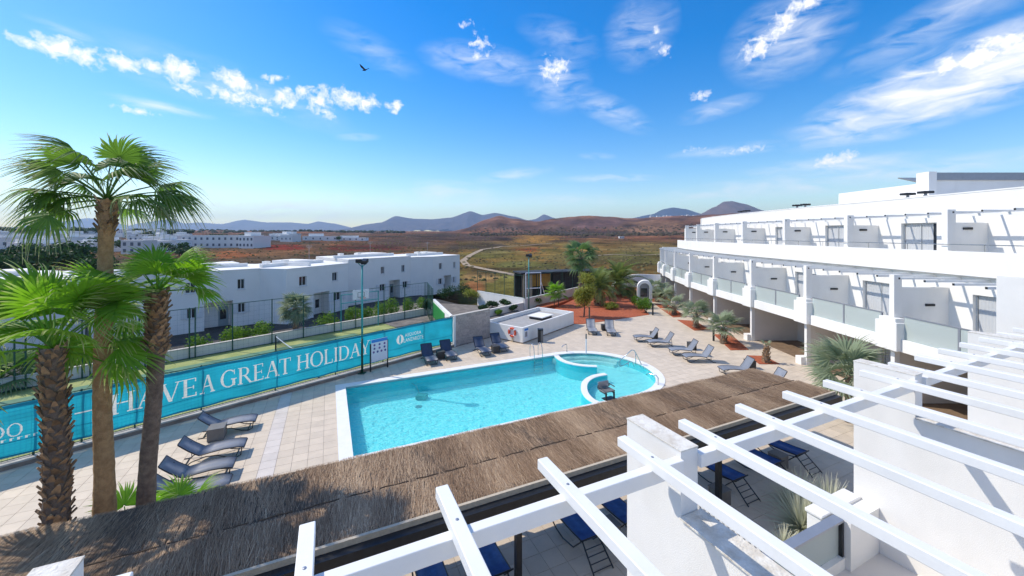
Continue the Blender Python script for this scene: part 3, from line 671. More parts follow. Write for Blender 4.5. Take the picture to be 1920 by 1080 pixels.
# banner: rippled cloth hung on the camera side of the fence
BT0, BT1, BZ0, BZ1 = -5.0, T1 - 0.03, 0.36, 1.98
def ban(t, z, lift=0.0):
    k = (z - BZ0) / (BZ1 - BZ0)
    d = -0.035 - 0.02 * math.sin(t * 1.9 + 0.6 * math.sin(t * 0.7)) * math.sin(math.pi * k) - 0.010 * math.sin(z * 9 + t * 2.3) - lift
    zz = z - 0.03 * math.sin(t * 2.1) ** 2 * (1 - k) + 0.012 * math.sin(t * 2.6) * k
    return (*FF(t, d), zz)
bt = thing('banner', 'long turquoise fabric banner with white lettering on the court fence', 'banner', (*FF(0, 0), 0.3))
for za, zb_ in ((BZ0 - 0.01, BZ0 + 0.05), (BZ1 - 0.09, BZ1 + 0.01), (0.80, 0.825)):
    mb = MB(); n = 420
    for i in range(n + 1):
        t = BT0 + (BT1 - BT0) * i / n
        dz = 0.02 * math.sin(t * 1.3) if za == 0.80 else 0
        mb.v += [ban(t, za + dz, 0.004), ban(t, zb_ + dz, 0.004)]
    mb.f = [(2 * i, 2 * i + 2, 2 * i + 3, 2 * i + 1) for i in range(n)]
    mb.build('hem', M['bannerband'], bt, smooth=True)
# serif capitals: strokes given as polygons in a unit box (cap height 1)
def rect(x0, y0, x1, y1): return [(x0, y0), (x1, y0), (x1, y1), (x0, y1)]
def stem(x, w=0.13): return [rect(x, 0, x + w, 1), rect(x - 0.07, 0, x + w + 0.07, 0.045), rect(x - 0.07, 0.955, x + w + 0.07, 1)]
def arc(cx, cy, rx, ry, a0, a1, thick, thin, n=22):
    out = []
    for i in range(n):
        q = []
        for a in (a0 + (a1 - a0) * i / n, a0 + (a1 - a0) * (i + 1) / n):
            c, s_ = math.cos(math.radians(a)), math.sin(math.radians(a)); th = thin + (thick - thin) * abs(c) ** 1.3
            q.append(((cx + rx * c, cy + ry * s_), (cx + (rx - th) * c, cy + (ry - thin - (thick - thin) * 0.15) * s_)))
        out.append([q[0][0], q[1][0], q[1][1], q[0][1]])
    return out
def diag(x0, y0, x1, y1, w): return [[(x0 - w / 2, y0), (x0 + w / 2, y0), (x1 + w / 2, y1), (x1 - w / 2, y1)]]
def serif(x, y, w=0.26): return [rect(x - w / 2, y, x + w / 2, y + 0.045)]
GL = {
 'H': (0.86, stem(0.1) + stem(0.64) + [rect(0.23, 0.48, 0.64, 0.53)]),
 'A': (0.84, diag(0.12, 0, 0.42, 1, 0.05) + diag(0.72, 0, 0.43, 1, 0.14) + [rect(0.22, 0.34, 0.62, 0.385)] + serif(0.12, 0) + serif(0.72, 0)),
 'V': (0.82, diag(0.41, 0, 0.12, 1, 0.14) + diag(0.43, 0, 0.71, 1, 0.05) + serif(0.12, 0.955) + serif(0.71, 0.955)),
 'E': (0.68, stem(0.1) + [rect(0.1, 0, 0.6, 0.045), rect(0.1, 0.955, 0.58, 1), rect(0.23, 0.48, 0.5, 0.525), rect(0.56, 0, 0.6, 0.2), rect(0.54, 0.8, 0.58, 1), rect(0.46, 0.4, 0.5, 0.6)]),
 'G': (0.90, arc(0.47, 0.5, 0.42, 0.52, 48, 325, 0.14, 0.05) + [rect(0.66, 0.05, 0.79, 0.44), rect(0.58, 0.42, 0.87, 0.465), rect(0.73, 0.7, 0.77, 0.98)]),
 'R': (0.82, stem(0.1) + arc(0.36, 0.74, 0.27, 0.26, -90, 90, 0.13, 0.045, 14) + [rect(0.2, 0.955, 0.37, 1), rect(0.2, 0.475, 0.37, 0.52)] + diag(0.73, 0, 0.4, 0.5, 0.13) + serif(0.75, 0, 0.18)),
 'T': (0.74, stem(0.30) + [rect(0.02, 0.955, 0.71, 1), rect(0.02, 0.78, 0.06, 1), rect(0.67, 0.78, 0.71, 1)]),
 'O': (0.94, arc(0.47, 0.5, 0.43, 0.52, 0, 360, 0.14, 0.05, 36)),
 'L': (0.68, stem(0.1) + [rect(0.1, 0, 0.62, 0.045), rect(0.58, 0, 0.62, 0.24)]),
 'I': (0.36, stem(0.11)),
 'D': (0.88, stem(0.1) + arc(0.36, 0.5, 0.46, 0.5, -90, 90, 0.14, 0.045, 22) + [rect(0.2, 0.955, 0.37, 1), rect(0.2, 0, 0.37, 0.045)]),
 'Y': (0.78, [rect(0.325, 0, 0.455, 0.46)] + diag(0.37, 0.42, 0.1, 1, 0.14) + diag(0.41, 0.42, 0.68, 1, 0.05) + serif(0.39, 0, 0.28) + serif(0.1, 0.955) + serif(0.68, 0.955)),
}
# the print is raster-cut out of the same sheet, so light from behind shines through it as through the cloth
GT = GZ = 0.013
gnt, gnz = int((BT1 - BT0) / GT), int((BZ1 - BZ0) / GZ)
gt = BT0 + (BT1 - BT0) * (np.arange(gnt) + 0.5) / gnt; gz = BZ0 + (BZ1 - BZ0) * (np.arange(gnz) + 0.5) / gnz
GID = np.zeros((gnt, gnz), np.int32); PRINT = ['cloth']
def stamp(name, polys, fresh=True):
    """mark the cells of the sheet inside any of the polygons (in t, z)"""
    if fresh: PRINT.append(name)
    k = len(PRINT) - 1
    for poly in polys:
        P = np.array(poly); i0, i1 = np.searchsorted(gt, (P[:, 0].min(), P[:, 0].max())); j0, j1 = np.searchsorted(gz, (P[:, 1].min(), P[:, 1].max()))
        if i1 <= i0 or j1 <= j0: continue
        X, Z = np.meshgrid(gt[i0:i1], gz[j0:j1], indexing='ij'); ins = np.zeros(X.shape, bool); q = P[-1]
        for p in P:
            if p[1] != q[1]: ins ^= ((p[1] > Z) != (q[1] > Z)) & (X < (q[0] - p[0]) * (Z - p[1]) / (q[1] - p[1]) + p[0])
            q = p
        GID[i0:i1, j0:j1][ins] = k
def letter(ch, t0, zb, h, wx): stamp('letter', [[(t0 + x * wx, zb + y * h) for x, y in poly] for poly in GL[ch][1]])
LH = 0.72; zb = 0.90
WORDS = [('HAVE', 205, 372), ('A', 375, 403), ('GREAT', 412, 546), ('HOLIDAY', 556, 694)]
for wd_, pa, pb in WORDS:
    ta, tb = tF(pa, -0.04), tF(pb, -0.04); tot = sum(GL[c][0] for c in wd_); wx = (tb - ta) / tot; x = ta
    for c in wd_: letter(c, x, zb, LH, wx); x += GL[c][0] * wx
ta, tb = tF(-22, -0.04), tF(44, -0.04); wx = (tb - ta) / (GL['D'][0] + GL['O'][0])
letter('D', ta, 0.98, 0.40, wx); letter('O', ta + GL['D'][0] * wx, 0.98, 0.40, wx)
PRINT.append('small_print')
for q in range(7):                                                # worn small print under the cut-off word
    a = tF(-14, -0.04) + q * 0.16; stamp('', [[(a, .85), (a + .05, .85), (a + .05, .94), (a, .94)], [(a + .05, .92), (a + .1, .92), (a + .1, .94), (a + .05, .94)]], False)
a, b = tF(140, -0.04), tF(203, -0.04); stamp('dash', [[(a, 1.24), (b, 1.24), (b, 1.268), (a, 1.268)]])
def stamp_text(txt, ta, tb, z, h):
    cu = bpy.data.curves.new('txt', 'FONT'); cu.body = txt; cu.resolution_u = 3; tob = bpy.data.objects.new('txt', cu); COL.objects.link(tob)
    dg = bpy.context.evaluated_depsgraph_get(); me_ = bpy.data.meshes.new_from_object(tob.evaluated_get(dg)); bpy.data.objects.remove(tob)
    xs = [q.co.x for q in me_.vertices]; ys = [q.co.y for q in me_.vertices]; x0, x1, y0, y1 = min(xs), max(xs), min(ys), max(ys)
    stamp('lettering', [[(ta + (me_.vertices[i].co.x - x0) / (x1 - x0) * (tb - ta), z + (me_.vertices[i].co.y - y0) / (y1 - y0) * h) for i in p.vertices] for p in me_.polygons])
stamp_text('AEQUORA', tF(759, -0.04), tF(790, -0.04), 1.33, 0.22)
stamp_text('LANZAROTE', tF(757, -0.04), tF(794, -0.04), 1.05, 0.22)
ct = tF(750, -0.04); rx_ = (tF(757, -0.04) - tF(743.5, -0.04)) / 2; PRINT.append('emblem')
for h0, sgn in ((0.0, 1), (180.0, -1)):                            # two facing half-drops with a gap between them
    outer = [(math.cos(math.radians(h0 + a)), math.sin(math.radians(h0 + a))) for a in np.linspace(-70, 100, 14)]
    inner = [(0.12 * sgn + 0.18 * math.sin(q * 3.1416) * sgn, (1 - 2 * q) * 0.8 * sgn) for q in np.linspace(0, 1, 10)]
    stamp('', [[(ct + x * rx_ * 0.98, 1.30 + y * 0.27) for x, y in outer + inner]], False)
tt, zz_ = np.meshgrid(np.linspace(BT0, BT1, gnt + 1), np.linspace(BZ0, BZ1, gnz + 1), indexing='ij'); kk = (zz_ - BZ0) / (BZ1 - BZ0)
dd_ = -0.035 - 0.02 * np.sin(tt * 1.9 + 0.6 * np.sin(tt * 0.7)) * np.sin(np.pi * kk) - 0.010 * np.sin(zz_ * 9 + tt * 2.3)
zz2 = zz_ - 0.03 * np.sin(tt * 2.1) ** 2 * (1 - kk) + 0.012 * np.sin(tt * 2.6) * kk
uu = -9.38 + FCU * tt - FSU * dd_; vv = 17.95 + FSU * tt + FCU * dd_
VB = np.stack([CU * uu - SU * vv, SU * uu + CU * vv, zz2], -1) - np.array(ROOT[bt.name])
vid = np.arange((gnt + 1) * (gnz + 1)).reshape(gnt + 1, gnz + 1)
for k, nm in enumerate(PRINT):
    I, J = np.nonzero(GID == k)
    if not len(I): continue
    F = np.stack([vid[I, J], vid[I + 1, J], vid[I + 1, J + 1], vid[I, J + 1]], -1); ids, inv = np.unique(F, return_inverse=True); nf = len(I)
    me_ = bpy.data.meshes.new(nm); me_.vertices.add(len(ids)); me_.vertices.foreach_set('co', VB.reshape(-1, 3)[ids].astype(np.float32).ravel())
    me_.loops.add(nf * 4); me_.loops.foreach_set('vertex_index', inv.astype(np.int32).ravel()); me_.polygons.add(nf); me_.polygons.foreach_set('loop_start', np.arange(0, nf * 4, 4, dtype=np.int32))
    me_.polygons.foreach_set('use_smooth', np.ones(nf, bool)); me_.update(calc_edges=True); me_.materials.append(M['letter' if k else 'banner'])
    o = bpy.data.objects.new(nm, me_); COL.objects.link(o); o.parent = bt

# court furniture
np_ = G(517, 631, 0.97); pt_, pd_ = toF(*np_)
nt = thing('court_net', 'sagging dark net on its post across the sports court', 'net', (*np_, -0.1))
MB().tube([(*FF(pt_, pd_), -0.1), (*FF(pt_, pd_), 1.05)], 0.045, 8).build('post', M['black'], nt)
MB().tube([(*FF(pt_, 0.9), -0.1), (*FF(pt_, 0.9), 1.0)], 0.045, 8).build('post', M['black'], nt)
mb = MB(); cols = 60; nh = 10
def netp(i, j): k = i / cols; return (*FF(pt_, pd_ + (0.9 - pd_) * k), 0.05 + (0.93 - 0.22 * math.sin(math.pi * k)) * j / nh)
for i in range(cols): mb.rbar(netp(i, 0), netp(i, nh), 0.006, 0.006, up=(1, 0, 0))
for j in range(nh + 1):
    for i in range(0, cols, 6): mb.rbar(netp(i, j), netp(min(cols, i + 6), j), 0.006, 0.006)
mb.build('netting', M['black'], nt)
mb = MB()
for i in range(0, cols, 4): mb.rbar(netp(i, nh), netp(i + 4, nh), 0.012, 0.06)
mb.build('tape', M['signwhite'], nt)

hb = FF(tF(677, 9.6), 9.6); ht, hd = toF(*hb)
hp = thing('basketball_hoop', 'white basketball backboard on its frame at the far side of the court', 'hoop', (*hb, -0.1))
zc = zat(552, hb[1]); bw = 15 * hb[1] / FPX
MB().box(ht - bw * 1.05, ht + bw * 1.05, hd, hd + 0.04, zc - 0.38, zc + 0.38, FF).build('backboard', M['signwhite'], hp, bevel=0.005)
mb = MB()
for a, b, c, d in ((-.28, .28, -.22, -.19), (-.28, .28, .15, .18), (-.28, -.25, -.19, .15), (.25, .28, -.19, .15)): mb.box(ht + a, ht + b, hd - 0.01, hd - 0.003, zc + c, zc + d, FF)
mb.build('target_square', M['green'], hp)
ring = [(*FF(ht + 0.225 * math.cos(a), hd - 0.28 + 0.225 * math.sin(a)), zc - 0.25) for a in np.linspace(0, 6.2832, 19)]
MB().tube(ring, 0.012, 6, cap=False).build('ring', M['orange'], hp)
for s in (-1.55, 1.55): MB().tube([(*FF(ht + s, hd + 0.12), -0.1), (*FF(ht + s, hd + 0.12), zc + 0.12)], 0.04, 8).build('post', M['teal'], hp)
for z in (zc + 0.1, zc - 0.55): MB().tube([(*FF(ht - 1.55, hd + 0.12), z), (*FF(ht + 1.55, hd + 0.12), z)], 0.032, 6).build('crossbar', M['teal'], hp)

def flood_pole(label, base, ztop, zsplit, zb=0.0, heads=2):
    p = thing('floodlight_pole', label, 'floodlight', (*base, zb))
    MB().tube([(*base, zb), (*base, zsplit)], 0.062, 10).build('lower_pole', M['green'], p, smooth=True)
    MB().tube([(*base, zsplit), (*base, ztop)], [0.055, 0.045], 10).build('upper_pole', M['teal'], p, smooth=True)
    MB().box(base[0] - 0.17, base[0] + 0.17, base[1] - 0.17, base[1] + 0.17, zb, zb + 0.03).build('base_plate', M['green'], p)
    MB().tube([(base[0] - 0.22, base[1], ztop + 0.12), (base[0] - 0.1, base[1], ztop - 0.02), (base[0], base[1], ztop - 0.1), (base[0] + 0.1, base[1], ztop - 0.02), (base[0] + 0.22, base[1], ztop + 0.12)], 0.02, 6).build('bracket', M['teal'], p)
    for k in range(heads):
        q = MB(); x = base[0] - 0.14 + 0.28 * k
        q.prism([(x - 0.15, base[1] - 0.19), (x + 0.15, base[1] - 0.19), (x + 0.15, base[1] + 0.16), (x - 0.15, base[1] + 0.16)], ztop + 0.10, ztop + 0.30)
        q.v = [(a, b, c + 0.35 * (b - base[1]) * (1 if k else -0.5)) for a, b, c in q.v]
        lampb = q.build('lamp_housing', M['black'], p, bevel=0.02)
    return p
b1 = G(679, 700); flood_pole('tall teal floodlight pole beside the pool notice board', b1, zat(497, b1[1]), 1.85)
b2 = FU(17.0, 32.6); flood_pole('teal floodlight pole rising behind the pool plant box', b2, zat(483, b2[1]), 2.3)

sg0, sg1 = FF(tF(695, -0.42), -0.42), FF(tF(727, -0.42), -0.42)
sg = thing('notice_board', 'white pool rules board with blue header and rows of symbols', 'sign', (*sg0, 0))
A, B = sg0, sg1; Ls = math.hypot(B[0] - A[0], B[1] - A[1])
for s in (0.0, Ls): wbox(MB(), A, B, s - 0.03, s + 0.03, 0, 0.05, 0, 1.55 if s else 1.5).build('leg', M['black'], sg)
z0s, z1s = zat(680, sg0[1]), zat(638, sg0[1])
wbox(MB(), A, B, 0.03, Ls - 0.03, -0.02, -0.002, z0s, z1s).build('panel', M['signwhite'], sg)
wbox(MB(), A, B, 0.03, Ls - 0.03, -0.026, -0.021, z1s - 0.17, z1s - 0.005).build('header', M['signblue'], sg)
for j, row in enumerate((3, 3, 4)):
    for i in range(row):
        cs = 0.03 + (Ls - 0.06) * (i + 0.6) / (row + 0.2); cz = z1s - 0.31 - 0.19 * j
        d = (Vector(B) - Vector(A)).normalized(); nrm = Vector((-d.y, d.x)); q = Vector(A) + d * cs - nrm * 0.024
        mb = MB(); mb.add([(q.x + d.x * 0.062 * math.cos(a), q.y + d.y * 0.062 * math.cos(a), cz + 0.062 * math.sin(a)) for a in np.linspace(0, 6.2832, 13)[:-1]], [tuple(range(12))])
        mb.build('symbol', M['signdot' if (i + j) % 2 else 'signdot2'], sg)

# end of the court: green board, white wall, block wall
eb = thing('court_end_wall', 'white end wall of the court with a bright green board', 'wall', (*FF(T1 + 0.6, 4), 0))
EA, EB = FF(tF(811, 9.4), 9.4), FF(T1 + 0.9, 0.9)
Le = math.hypot(EB[0] - EA[0], EB[1] - EA[1])
wbox(MB(), EA, EB, 0, Le, 0, 0.25, -0.6, 1.45).build('wall', M['white2'], eb)
wbox(MB(), EA, EB, 0.05, Le * 0.62, -0.04, -0.002, -0.1, 1.25).build('green_board', M['greenboard'], eb)
bw_ = thing('block_wall', 'brown split-block wall at the end of the banner', 'wall', (*FF(T1, 0), 0))
t_a, t_b = T1 + 0.16, tF(917, 0.0)
MB().box(T1 + 0.005, T1 + 0.15, -0.12, 0.16, 0, 2.03, FF).build('white_pillar', M['white'], bw_)
MB().box(t_a, t_b, -0.05, 0.12, 0, 1.99, FF).build('mortar', M['grout'], bw_)
MB().box(T1, t_b + 0.03, -0.10, 0.17, 2.004, 2.05, FF).build('coping', M['kerb'], bw_)
bmeshes = {}
rows, cols = 10, 8; bh, bl = 1.99 / rows, (t_b - t_a) / cols
for j in range(rows):
    for i in range(cols + 1):
        s0 = t_a + bl * (i - (0.5 if j % 2 else 0)); s1 = s0 + bl; s0, s1 = max(s0, t_a), min(s1, t_b)
        if s1 - s0 < 0.05: continue
        MB().box(s0 + 0.006, s1 - 0.006, -0.09 - RNG.random() * 0.012, -0.045, j * bh + 0.006, (j + 1) * bh - 0.006, FF).build('block', M['block'], bw_)
# ------------------------------------------------------------------ pool deck of separate tiles
def clip_half(poly, a, b, c):                                      # keep a*x + b*y >= c
    out = []
    for i, p in enumerate(poly):
        q = poly[(i + 1) % len(poly)]; fp_, fq = a * p[0] + b * p[1] - c, a * q[0] + b * q[1] - c
        if fp_ >= 0: out.append(p)
        if (fp_ >= 0) != (fq >= 0):
            t = fp_ / (fp_ - fq); out.append((p[0] + (q[0] - p[0]) * t, p[1] + (q[1] - p[1]) * t))
    return out
PU0, PV0, PV1, PCU, PR, RIM = 0.75, 14.05, 20.65, 12.8, 3.3, 0.45
PCV = (PV0 + PV1) / 2
TU, TV = 0.46, 7.5 / 16
fn = (FSU, -FCU); fc = fn[0] * -9.38 + fn[1] * 17.95 + 0.15          # deck side of the fence line
tiles = []
for i in range(-33, 74):
    for j in range(-22, 54):
        u0, v0 = 0.30 + i * TU, 13.6 + j * TV; cu_, cv_ = u0 + TU / 2, v0 + TV / 2
        X, Y = FU(cu_, cv_)
        if Y < 2.0 or X > 21.5: continue
        if cu_ - 0.3 > 0 and cv_ > 13.6 and cv_ < 21.1 and cu_ < PCU: continue
        poly = [(u0, v0), (u0 + TU, v0), (u0 + TU, v0 + TV), (u0, v0 + TV)]
        if cu_ >= PCU - TU and 13.6 < cv_ + TV and cv_ - TV < 21.1:
            rr = math.hypot(cu_ - PCU, cv_ - PCV)
            if rr < PR + RIM - 0.35: continue
            if rr < PR + RIM + 0.35: nx_, ny_ = (cu_ - PCU) / rr, (cv_ - PCV) / rr; poly = clip_half(poly, nx_, ny_, nx_ * PCU + ny_ * PCV + PR + RIM - 0.01)
        if cv_ > 15 and fn[0] * cu_ + fn[1] * cv_ < fc + 0.5: poly = clip_half(poly, fn[0], fn[1], fc)
        if len(poly) < 3: continue
        ar = abs(sum(poly[k][0] * poly[(k + 1) % len(poly)][1] - poly[(k + 1) % len(poly)][0] * poly[k][1] for k in range(len(poly)))) / 2
        if ar < 0.012: continue
        tiles.append((poly, cu_, cv_, X, Y, ar))
def tile_mb(mb, poly, g=0.005, z0=-0.012, z1=0.0):
    cx = sum(p[0] for p in poly) / len(poly); cy = sum(p[1] for p in poly) / len(poly); n = len(poly); ps = []
    for p in poly:
        dx, dy = cx - p[0], cy - p[1]; ps.append((p[0] + math.copysign(min(g, abs(dx)), dx), p[1] + math.copysign(min(g, abs(dy)), dy)))
    P = [FU(*p) for p in ps]
    return mb.add([(a, b, z0) for a, b in P] + [(a, b, z1) for a, b in P], [tuple(range(n, 2 * n))] + [(k, (k + 1) % n, n + (k + 1) % n, n + k) for k in range(n)])
grout = MB()
for t in tiles: P = [FU(*p) for p in t[0]]; grout.add([(a, b, -0.011) for a, b in P], [tuple(range(len(P)))])
deck = tag(grout.build('pool_deck', M['grout']), 'beige tiled pool deck', kind='structure')
def visible_tile(t):
    px = 960 + FPX * t[3] / t[4]; py = HOR + FPX * CAMH / t[4]
    return 0 < px < 1920 and py < 1075 and t[2] > 13.9 and t[1] < 20 and not (t[1] < -3.2 and t[2] < 15.2)
order = sorted((t for t in tiles if visible_tile(t) and t[5] > 0.15), key=lambda t: t[4])
single = {id(t) for t in order[:300]}
def tile_mat(name, c):
    m = mat(name, c, 0.6, 0.07, 2.2, 0.12, 90, rnd=0.05, bdist=0.003, grime=0.10); N, L = m.node_tree.nodes, m.node_tree.links; B = N['Principled BSDF']
    src = B.inputs['Base Color'].links[0].from_socket; at = N.new('ShaderNodeAttribute'); at.attribute_name = 'rv'
    ad = N.new('ShaderNodeMath'); ad.operation = 'ADD'; ad.inputs[1].default_value = 1.0; L.new(at.outputs['Fac'], ad.inputs[0])
    h = N.new('ShaderNodeHueSaturation'); L.new(ad.outputs[0], h.inputs['Value']); L.new(src, h.inputs['Color']); L.new(h.outputs[0], B.inputs['Base Color']); return m
M['tile'] = tile_mat('beige_tile_deck', (0.63, 0.525, 0.405)); M['tile_strip'] = tile_mat('pale_drain_tile', (0.62, 0.55, 0.49))
rest, strip = MB(), MB(); rvs = {0: [], 1: []}
for t in tiles:
    st = -2.05 < t[1] < -1.6
    if id(t) in single:
        c = FU(t[1], t[2]); tile_mb(MB(), t[0]).build('tile', M['tile_strip' if st else 'tile'], deck, loc=(c[0], c[1], RNG.uniform(-0.001, 0.001)))
    else:
        mbb = strip if st else rest; f0 = len(mbb.f); tile_mb(mbb, t[0]); rvs[st] += [RNG.uniform(-0.06, 0.06)] * (len(mbb.f) - f0)
for k, (mbb, mm) in enumerate(((rest, 'tile'), (strip, 'tile_strip'))):
    o = mbb.build('tiles', M[mm], deck); o['kind'] = 'stuff'
    at = o.data.attributes.new('rv', 'FLOAT', 'FACE'); at.data.foreach_set('value', rvs[k])

# ------------------------------------------------------------------ swimming pool
def outline(off, n=40):
    o = [(PU0 - off, PV1 + off), (PU0 - off, PV0 - off)]
    o += [(PCU + (PR + off) * math.cos(math.radians(a)), PCV + (PR + off) * math.sin(math.radians(a))) for a in np.linspace(-90, 90, n)]
    return [FU(*p) for p in o]
O0, O1 = outline(0.0), outline(RIM); n = len(O0); PFL = -0.85
mb = MB(); mb.v = [(*p, -0.02) for p in O0] + [(*p, PFL) for p in O0]
mb.f = [((i + 1) % n, i, n + i, n + (i + 1) % n) for i in range(n)]
tag(mb.build('pool_basin', M['pool']), 'turquoise walls of the swimming pool', kind='structure')
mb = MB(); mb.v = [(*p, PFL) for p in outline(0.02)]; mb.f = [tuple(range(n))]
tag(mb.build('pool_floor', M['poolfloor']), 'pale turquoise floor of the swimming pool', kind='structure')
mb = MB(); mb.v = [(*p, 0.022) for p in O0] + [(*p, 0.022) for p in O1] + [(*p, -0.03) for p in O1] + [(*p, -0.10) for p in O0]
mb.f = [(i, (i + 1) % n, n + (i + 1) % n, n + i) for i in range(n)] + [(n + i, n + (i + 1) % n, 2 * n + (i + 1) % n, 2 * n + i) for i in range(n)] + [((i + 1) % n, i, 3 * n + i, 3 * n + (i + 1) % n) for i in range(n)]
rim = tag(mb.build('pool_edge', M['poolrim']), 'white edge around the swimming pool', kind='structure')
# shallow round bay: floor, curved divider walls, steps
def sp(pts, k=6):                                                  # smooth a point list (Catmull-Rom)
    P = [Vector(p) for p in pts]; out = []
    for i in range(len(P) - 1):
        a, b, c, d = P[max(i - 1, 0)], P[i], P[i + 1], P[min(i + 2, len(P) - 1)]
        for q in range(k):
            t = q / k; out.append(0.5 * ((2 * b) + (c - a) * t + (2 * a - 5 * b + 4 * c - d) * t * t + (3 * b - a - 3 * c + d) * t ** 3))
    return [(p.x, p.y) for p in out + [P[-1]]]
AR1 = sp([G(1043, 666.5), G(1050, 673), G(1066, 680), G(1092, 685), G(1119, 686.5)])
AR2 = sp([G(1136, 701), G(1112, 706), G(1097, 717), G(1096, 733), G(1107, 748), G(1130, 760)])
arcp = [FU(PCU + PR * math.cos(math.radians(a)), PCV + PR * math.sin(math.radians(a))) for a in np.linspace(-86, 84, 34)]
shallow = thing('pool_bay', 'pale shallow round bay at the end of the swimming pool', 'pool bay', (*FU(PCU + 1, PCV), -1.5))
tag(shallow, kind=None)
MB().prism(AR1 + AR2 + arcp, -0.84, -0.42).build('bay_floor', M['poolshallow'], shallow)
def band(pts, w, z0, z1):
    mb = MB(); P = [Vector(p) for p in pts]; m = len(P)
    for i, p in enumerate(P):
        d = (P[min(i + 1, m - 1)] - P[max(i - 1, 0)]).normalized(); q = Vector((-d.y, d.x)) * w / 2
        for s, z in ((1, z0), (1, z1), (-1, z1), (-1, z0)): mb.v.append((p.x + q.x * s, p.y + q.y * s, z))
    for i in range(m - 1):
        for k in range(4): k2 = (k + 1) % 4; mb.f.append((i * 4 + k, i * 4 + k2, i * 4 + 4 + k2, i * 4 + 4 + k))
    mb.f += [(0, 3, 2, 1), tuple(4 * (m - 1) + k for k in range(4))]
    return mb
for arc_ in (AR1, AR2):
    band(arc_, 0.26, -0.845, -0.03).build('divider_wall', M['pool'], shallow)
    band(arc_, 0.30, -0.027, 0.012).build('divider_coping', M['poolrim'], shallow)
for r_, z_ in ((2.95, -0.16), (2.6, -0.28)):
    for a0, a1 in ((22, 98),):
        pts = [FU(PCU + (r_ + 0.17) * math.cos(math.radians(a)), PCV + (r_ + 0.17) * math.sin(math.radians(a))) for a in np.linspace(a0, a1, 22)]
        band(pts, 0.34, -0.43, z_).build('step', M['poolrim'], shallow)
def water_mat():
    m, N, L, B = nmat('pool_water'); N.remove(B); out = N['Material Output']; g = N.new('ShaderNodeNewGeometry')
    def wave(sc, dist, det=3):
        n_ = N.new('ShaderNodeTexNoise'); n_.inputs['Scale'].default_value = sc; n_.inputs['Detail'].default_value = det; n_.inputs['Distortion'].default_value = dist; L.new(g.outputs['Position'], n_.inputs['Vector']); return n_
    n1, n2 = wave(2.6, 0.8), wave(9, 0.5)
    ad = N.new('ShaderNodeMath'); ad.operation = 'MULTIPLY_ADD'; ad.inputs[1].default_value = 0.35; L.new(n2.outputs['Fac'], ad.inputs[0]); L.new(n1.outputs['Fac'], ad.inputs[2])
    bp = N.new('ShaderNodeBump'); bp.inputs['Strength'].default_value = 0.55; bp.inputs['Distance'].default_value = 0.08; L.new(ad.outputs[0], bp.inputs['Height'])
    t = N.new('ShaderNodeBsdfTransparent'); t.inputs[0].default_value = (0.62, 0.97, 0.985, 1)
    rf = N.new('ShaderNodeBsdfRefraction'); rf.inputs['IOR'].default_value = 1.33; rf.inputs['Color'].default_value = (0.62, 0.97, 0.985, 1); rf.inputs['Roughness'].default_value = 0; L.new(bp.outputs[0], rf.inputs['Normal'])
    m0 = N.new('ShaderNodeMixShader'); m0.inputs[0].default_value = 0.22; L.new(t.outputs[0], m0.inputs[1]); L.new(rf.outputs[0], m0.inputs[2])
    gl = N.new('ShaderNodeBsdfGlossy'); gl.inputs['Roughness'].default_value = 0.03; L.new(bp.outputs[0], gl.inputs['Normal'])
    fr = N.new('ShaderNodeFresnel'); fr.inputs[0].default_value = 1.33; L.new(bp.outputs[0], fr.inputs['Normal'])
    mx = N.new('ShaderNodeMixShader'); L.new(fr.outputs[0], mx.inputs[0]); L.new(m0.outputs[0], mx.inputs[1]); L.new(gl.outputs[0], mx.inputs[2]); L.new(mx.outputs[0], out.inputs['Surface'])
    return m
mb = MB(); mb.v = [(*p, -0.085) for p in O0]; mb.f = [tuple(range(n))]
tag(mb.build('pool_water', water_mat()), 'clear rippled turquoise water of the swimming pool', kind='structure')

def rail_thing(name, label, cat, tubes, r=0.022, m='steel', part='rail'):
    base = tubes[0][0]; t = thing(name, label, cat, (base[0], base[1], 0))
    for q in tubes: MB().tube(q, r, 8).build(part, M[m], t, smooth=True)
    return t
ld = FU(11.35, PV1)
hoops = []
for s in (-0.28, 0.28):
    c = lambda v, z: (*FU(11.35 + s, PV1 + v), z)
    hoops.append([c(0.42, 0.0), c(0.42, 0.55), c(0.36, 0.75), c(0.22, 0.84), c(0.05, 0.80), c(-0.08, 0.62), c(-0.12, 0.3), c(-0.12, -0.7)])
lad = rail_thing('pool_ladder', 'steel ladder with two curved handles at the far pool edge', 'ladder', hoops)
for z in (-0.22, -0.42, -0.62): MB().rbar((*FU(11.07, PV1 - 0.12), z), (*FU(11.63, PV1 - 0.12), z), 0.08, 0.03).build('rung', M['steel'], lad)
h0, h1, h2 = G(1163, 683), G(1202, 684), G(1192, 683)
def pz(px, py, Y): return ((px - 960) / FPX * Y, Y, zat(py, Y))
Yh = 22.3
rail_thing('pool_handrail', 'bent steel handrail leading down the steps of the shallow bay', 'handrail',
           [[pz(1203, 684, Yh), pz(1195, 667, Yh), pz(1189, 657, Yh), pz(1184, 656.5, Yh), pz(1172, 667, Yh), pz(1162, 677, Yh), pz(1160, 683, Yh), pz(1163, 687, Yh), pz(1172, 684, Yh), pz(1181, 678, Yh), pz(1186, 679, Yh), pz(1189, 688, Yh)],
            [pz(1192, 683, Yh + 0.1), pz(1192, 660, Yh + 0.1)], [pz(1178, 687, Yh - 0.05), pz(1178, 681, Yh - 0.05)]], 0.024)
s0 = FU(13.6, PCV + 3.55)
